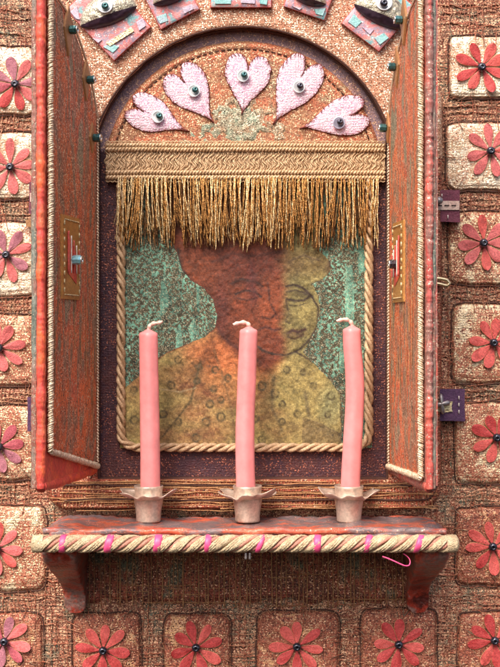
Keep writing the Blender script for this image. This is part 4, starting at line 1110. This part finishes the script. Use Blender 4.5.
# crumpled edge of cloth along the front
m_ = MB()
x = np.linspace(xl + 6, xr - 6, 260)
m_.tube(np.stack([x, -SD + 3 + 2 * fbm(x / 30, 1, 3), SZ + 1.0 + 3.0 * fbm(x / 22, 4, 3) + 1.2 * fbm(x / 6, 3, 3)], -1), 3.2 + 1.6 * fbm(x / 9, 6, 5), 8)
m_.build('cloth_hem', M['shelf'], T)
# rope edging: fat cream strands with dusty pink ones in the grooves, magenta ribbon turns
zr = SZ - 8.5; rd = SD + 6.0
xx = np.linspace(xl - 1, xr + 2, 160)
pth = np.stack([xx, np.full(160, -rd), zr + 1.6 * fbm(xx / 60, 2, 3)], -1)
m_ = twist(pth, 4.7, 3.5, 3, 46, 8, wob=0.5)
for k in range(3):   # yarns of each strand
    mbk = twist(pth, 7.0, 1.35, 1, 46, 5, phase=2 * PI * k / 3 + 0.30, wob=0.3); m_.add(mbk.v[0], mbk.f[0])
    for dp in (-0.36, -0.02):
        mbk = twist(pth, 7.2, 1.2, 1, 46, 5, phase=2 * PI * k / 3 + dp, wob=0.3); m_.add(mbk.v[0], mbk.f[0])
for xe, s in ((xl - 1, -1), (xr + 2, 1)):
    m_.lathe([(0.01, s * 2.5), (5, s * 2), (8, 0), (8.3, -s * 6), (7.8, -s * 9)], (xe, -rd, zr), (1, 0, 0), 16)
m_.build('rope_edging', M['rope_pale'], T)
m_ = MB()
for k in range(3):
    mbk = twist(pth, 5.6, 1.8, 1, 46, 5, phase=2 * PI * k / 3 + PI / 3, wob=0.3); m_.add(mbk.v[0], mbk.f[0])
m_.build('pink_yarn', M['rope_pink'], T)
kk = (DIST - rd) / DIST
for px in (63, 109, 158, 208, 260, 317, 367, 418):
    m_ = MB(); xc = (px - 250) * kk; t = np.linspace(0, 2 * PI, 25)
    lean = random.uniform(0.1, 0.7); wd_ = random.uniform(0.75, 1.1)
    ringpts = []
    for o_, rr in [(o2 * wd_, r2 + random.uniform(-.3, .3)) for o2, r2 in ((-3.4, 6.6), (-2.9, 8.0), (-1, 8.4), (1.2, 8.2), (2.8, 8.0), (3.3, 6.6))]:
        ringpts.append(np.stack([xc + o_ + lean * 4 * np.sin(t[:-1]), -rd + rr * np.cos(t[:-1]), zr + rr * np.sin(t[:-1])], -1))
    m_.grid(np.stack(ringpts, 0), closed=True); m_.build('ribbon_turn', M['ribbon'], T)
m_ = MB()
t = np.linspace(0, 1, 60); cx_ = [381, 390, 400, 408, 411, 409, 402]; cy_ = [556, 559, 564, 567, 563, 557, 553]; k = np.linspace(0, 1, 7)
sm_ = lambda q: np.convolve(np.pad(q, 6, mode='edge'), np.ones(13) / 13, 'valid')
m_.tube(W(sm_(np.interp(t, k, cx_)), sm_(np.interp(t, k, cy_)), SD + 6 + 3 * np.sin(t * 5)), 0.8 - 0.3 * t, 6); m_.build('ribbon_tail', M['ribbon'], T)
m_ = MB(); 
for dx_ in (-1.8, 1.8): m_.tube(np.stack([np.full(6, -2.0 + dx_), np.full(6, -rd), np.linspace(zr - 8, zr - 14, 6)], -1), 1.3, 6)
m_.build('rope_pin', M['pewter'], T)
def bracket(xc, side):
    n = 70; v = np.linspace(0, 1, n)[:, None]         # 0 top, 1 bottom
    zz = SZ - 15 - 80 * v
    front = 26 + 78 * (1 - smooth_step(v, 0.08, 0.80)) - 12 * v
    hw = (17.5 - 7.5 * v - 2.5 * np.sin(PI * v) ** 2) * np.sqrt(np.clip(1 - np.clip((v - 0.9) / 0.12, 0, 1) ** 2, 0.05, 1))
    xm = xc + side * 1.0 * v * -2
    a_ = np.linspace(0, 2 * PI, 72, endpoint=False)[None, :]
    back = 2.0
    dd = (front + back) / 2 + (front - back) / 2 * sn(np.cos(a_), 0.16)
    ww = hw * sn(np.sin(a_), 0.16)
    x = xm + ww + 3.0 * fbm(zz / 12, dd / 16, 5) + 1.2 * fbm(zz / 4, dd / 5, 9); y = -(dd + 3.0 * fbm(zz / 9, ww / 7, 6))
    pts = np.stack([x, y, zz + 0 * a_], -1)
    m_ = MB(); m_.grid(pts, closed=True, flip=True)
    m_.add(np.concatenate([pts[-1], pts[-1].mean(0)[None] + np.array([0, 0, -3])]), [[j, 72, (j + 1) % 72] for j in range(72)])
    m_.build('bracket', M['bracket'], T)
bracket(-175, -1); bracket(167.5, 1)

# ------------------------------------------------------------------ candles in their cups
CH = 46.0; kc = (DIST - CH) / DIST
CAND = [
    (148.5, [(150, 500), (150, 460), (149.6, 420), (149, 380), (148.6, 350), (148.4, 334)], [(148.5, 334), (148.6, 327), (152, 323.5), (158, 323), (163, 321.5)], 9.9,
     'left pink candle, straight, its pale wick bent to the right', 'gold flower-edged cup holding the left candle'),
    (247.5, [(246, 500), (245, 460), (245, 425), (246.5, 390), (248, 350), (249, 331)], [(249.5, 331), (249.5, 325), (245, 322), (238, 323), (232.5, 325)], 9.6,
     'middle pink candle, leaning a little, its wick bent to the left', 'gold flower-edged cup holding the middle candle'),
    (349, [(350, 500), (351, 470), (353.5, 430), (355.5, 395), (354.5, 365), (352, 345), (352.2, 330)], [(352.5, 330), (352, 323), (348, 319.5), (342, 319.5), (336, 321.5)], 9.6,
     'right pink candle, bowed in the middle, its wick bent to the left', 'gold flower-edged cup holding the right candle'),
]
for ci, (cx, pa, wk, r, lab, lab2) in enumerate(CAND):
    Xc = (cx - 250) * kc
    T = thing('candle_cup', lab2, 'candle holder', (Xc, -CH, SZ), 'candle cups on the shelf')
    m_ = MB()
    prof = [(0.01, 1.5), (9.5, 1.0), (11.6, 0.4), (12.0, 2), (12.0, 6), (12.6, 12), (13.6, 18), (14.0, 21), (14.0, 24), (13.2, 26), (13.4, 31), (14.2, 34), (13.6, 35), (12.6, 34), (12.2, 30), (12.2, 20), (0.01, 18)]
    m_.lathe(prof, (Xc, -CH, SZ), (0, 0, 1), 40); m_.build('cup_body', M['cup'], T)
    ph = random.random() * 6
    def rf(r_, t_, a_, ph=ph):
        q = (r_ - 13) / 13.0
        wv = np.cos(6 * a_ + ph)
        return r_ * (1 + 0.16 * q * wv), t_ + q * (2.0 * wv + 1.6 * np.sin(2 * a_ + ph) + 1.6 * np.cos(3 * a_ + 2 * ph) + 0.8 * np.sin(11 * a_))
    m_ = MB()
    up = [(13.0, 24.6), (16, 24.0), (19, 24.2), (22, 25.2), (24.5, 26.8), (26.6, 28.6), (26.8, 28.2), (24.5, 26.2), (22, 24.5), (19, 23.5), (16, 23.3), (13.0, 23.8)]
    m_.lathe(up, (Xc, -CH, SZ), (0, 0, 1), 72, rfun=rf); m_.build('petal_collar', M['cup'], T)
    T = thing('candle', lab, 'candle', (Xc, -CH, SZ + 19), 'pink candles on the shelf')
    pa = np.array(pa, float); n = 60
    yy_ = np.linspace(pa[0, 1], pa[-1, 1], n); xx_ = np.interp(yy_, pa[::-1, 1], pa[::-1, 0])
    ker = np.ones(9) / 9; xx_ = np.convolve(np.pad(xx_, 4, mode='edge'), ker, 'valid')
    ctr = W(xx_, yy_, CH + 0 * xx_)
    a_ = np.linspace(0, 2 * PI, 40, endpoint=False)[None, :]; s_ = np.linspace(0, 1, n)[:, None]
    rr = r * kc * (1 - 0.06 * s_) * (1 + 0.03 * np.cos(5 * a_ + 1.5 * s_ + ci) + 0.05 * (fbm(s_ * 4, a_ * 0 + ci, 5)) + 0.03 * fbm(s_ * 14 + 0 * a_, np.cos(a_) * 1.5, 9))
    pts = ctr[:, None] + np.stack([rr * np.cos(a_), rr * np.sin(a_), 0 * rr], -1)
    pts = np.concatenate([pts, (ctr[-1] + np.array([0, 0, 1.3]))[None, None] + 0.88 * (pts[-1:] - ctr[-1]), (ctr[-1] + np.array([0, 0, 2.6]))[None, None] + 0.55 * (pts[-1:] - ctr[-1]),
                          (ctr[-1] + np.array([0, 0, 4.5]))[None, None] + 0.22 * (pts[-1:] - ctr[-1])], 0)
    m_ = MB(); m_.grid(pts, closed=True, flip=True); m_.build('wax', M['candle'], T)
    wk = np.array(wk, float); t = np.linspace(0, 1, 30); k = np.linspace(0, 1, len(wk))
    wx = np.interp(t, k, wk[:, 0]); wy = np.interp(t, k, wk[:, 1])
    wx = np.convolve(np.pad(wx, 3, mode='edge'), np.ones(7) / 7, 'valid'); wy = np.convolve(np.pad(wy, 3, mode='edge'), np.ones(7) / 7, 'valid')
    m_ = MB(); m_.tube(W(wx, wy, CH + 4 * t), 2.0 - 0.4 * t + 0.35 * np.sin(t * 25) + 0.5 * fbm(t * 12, ci, 3), 8); m_.build('wick', M['wick'], T)
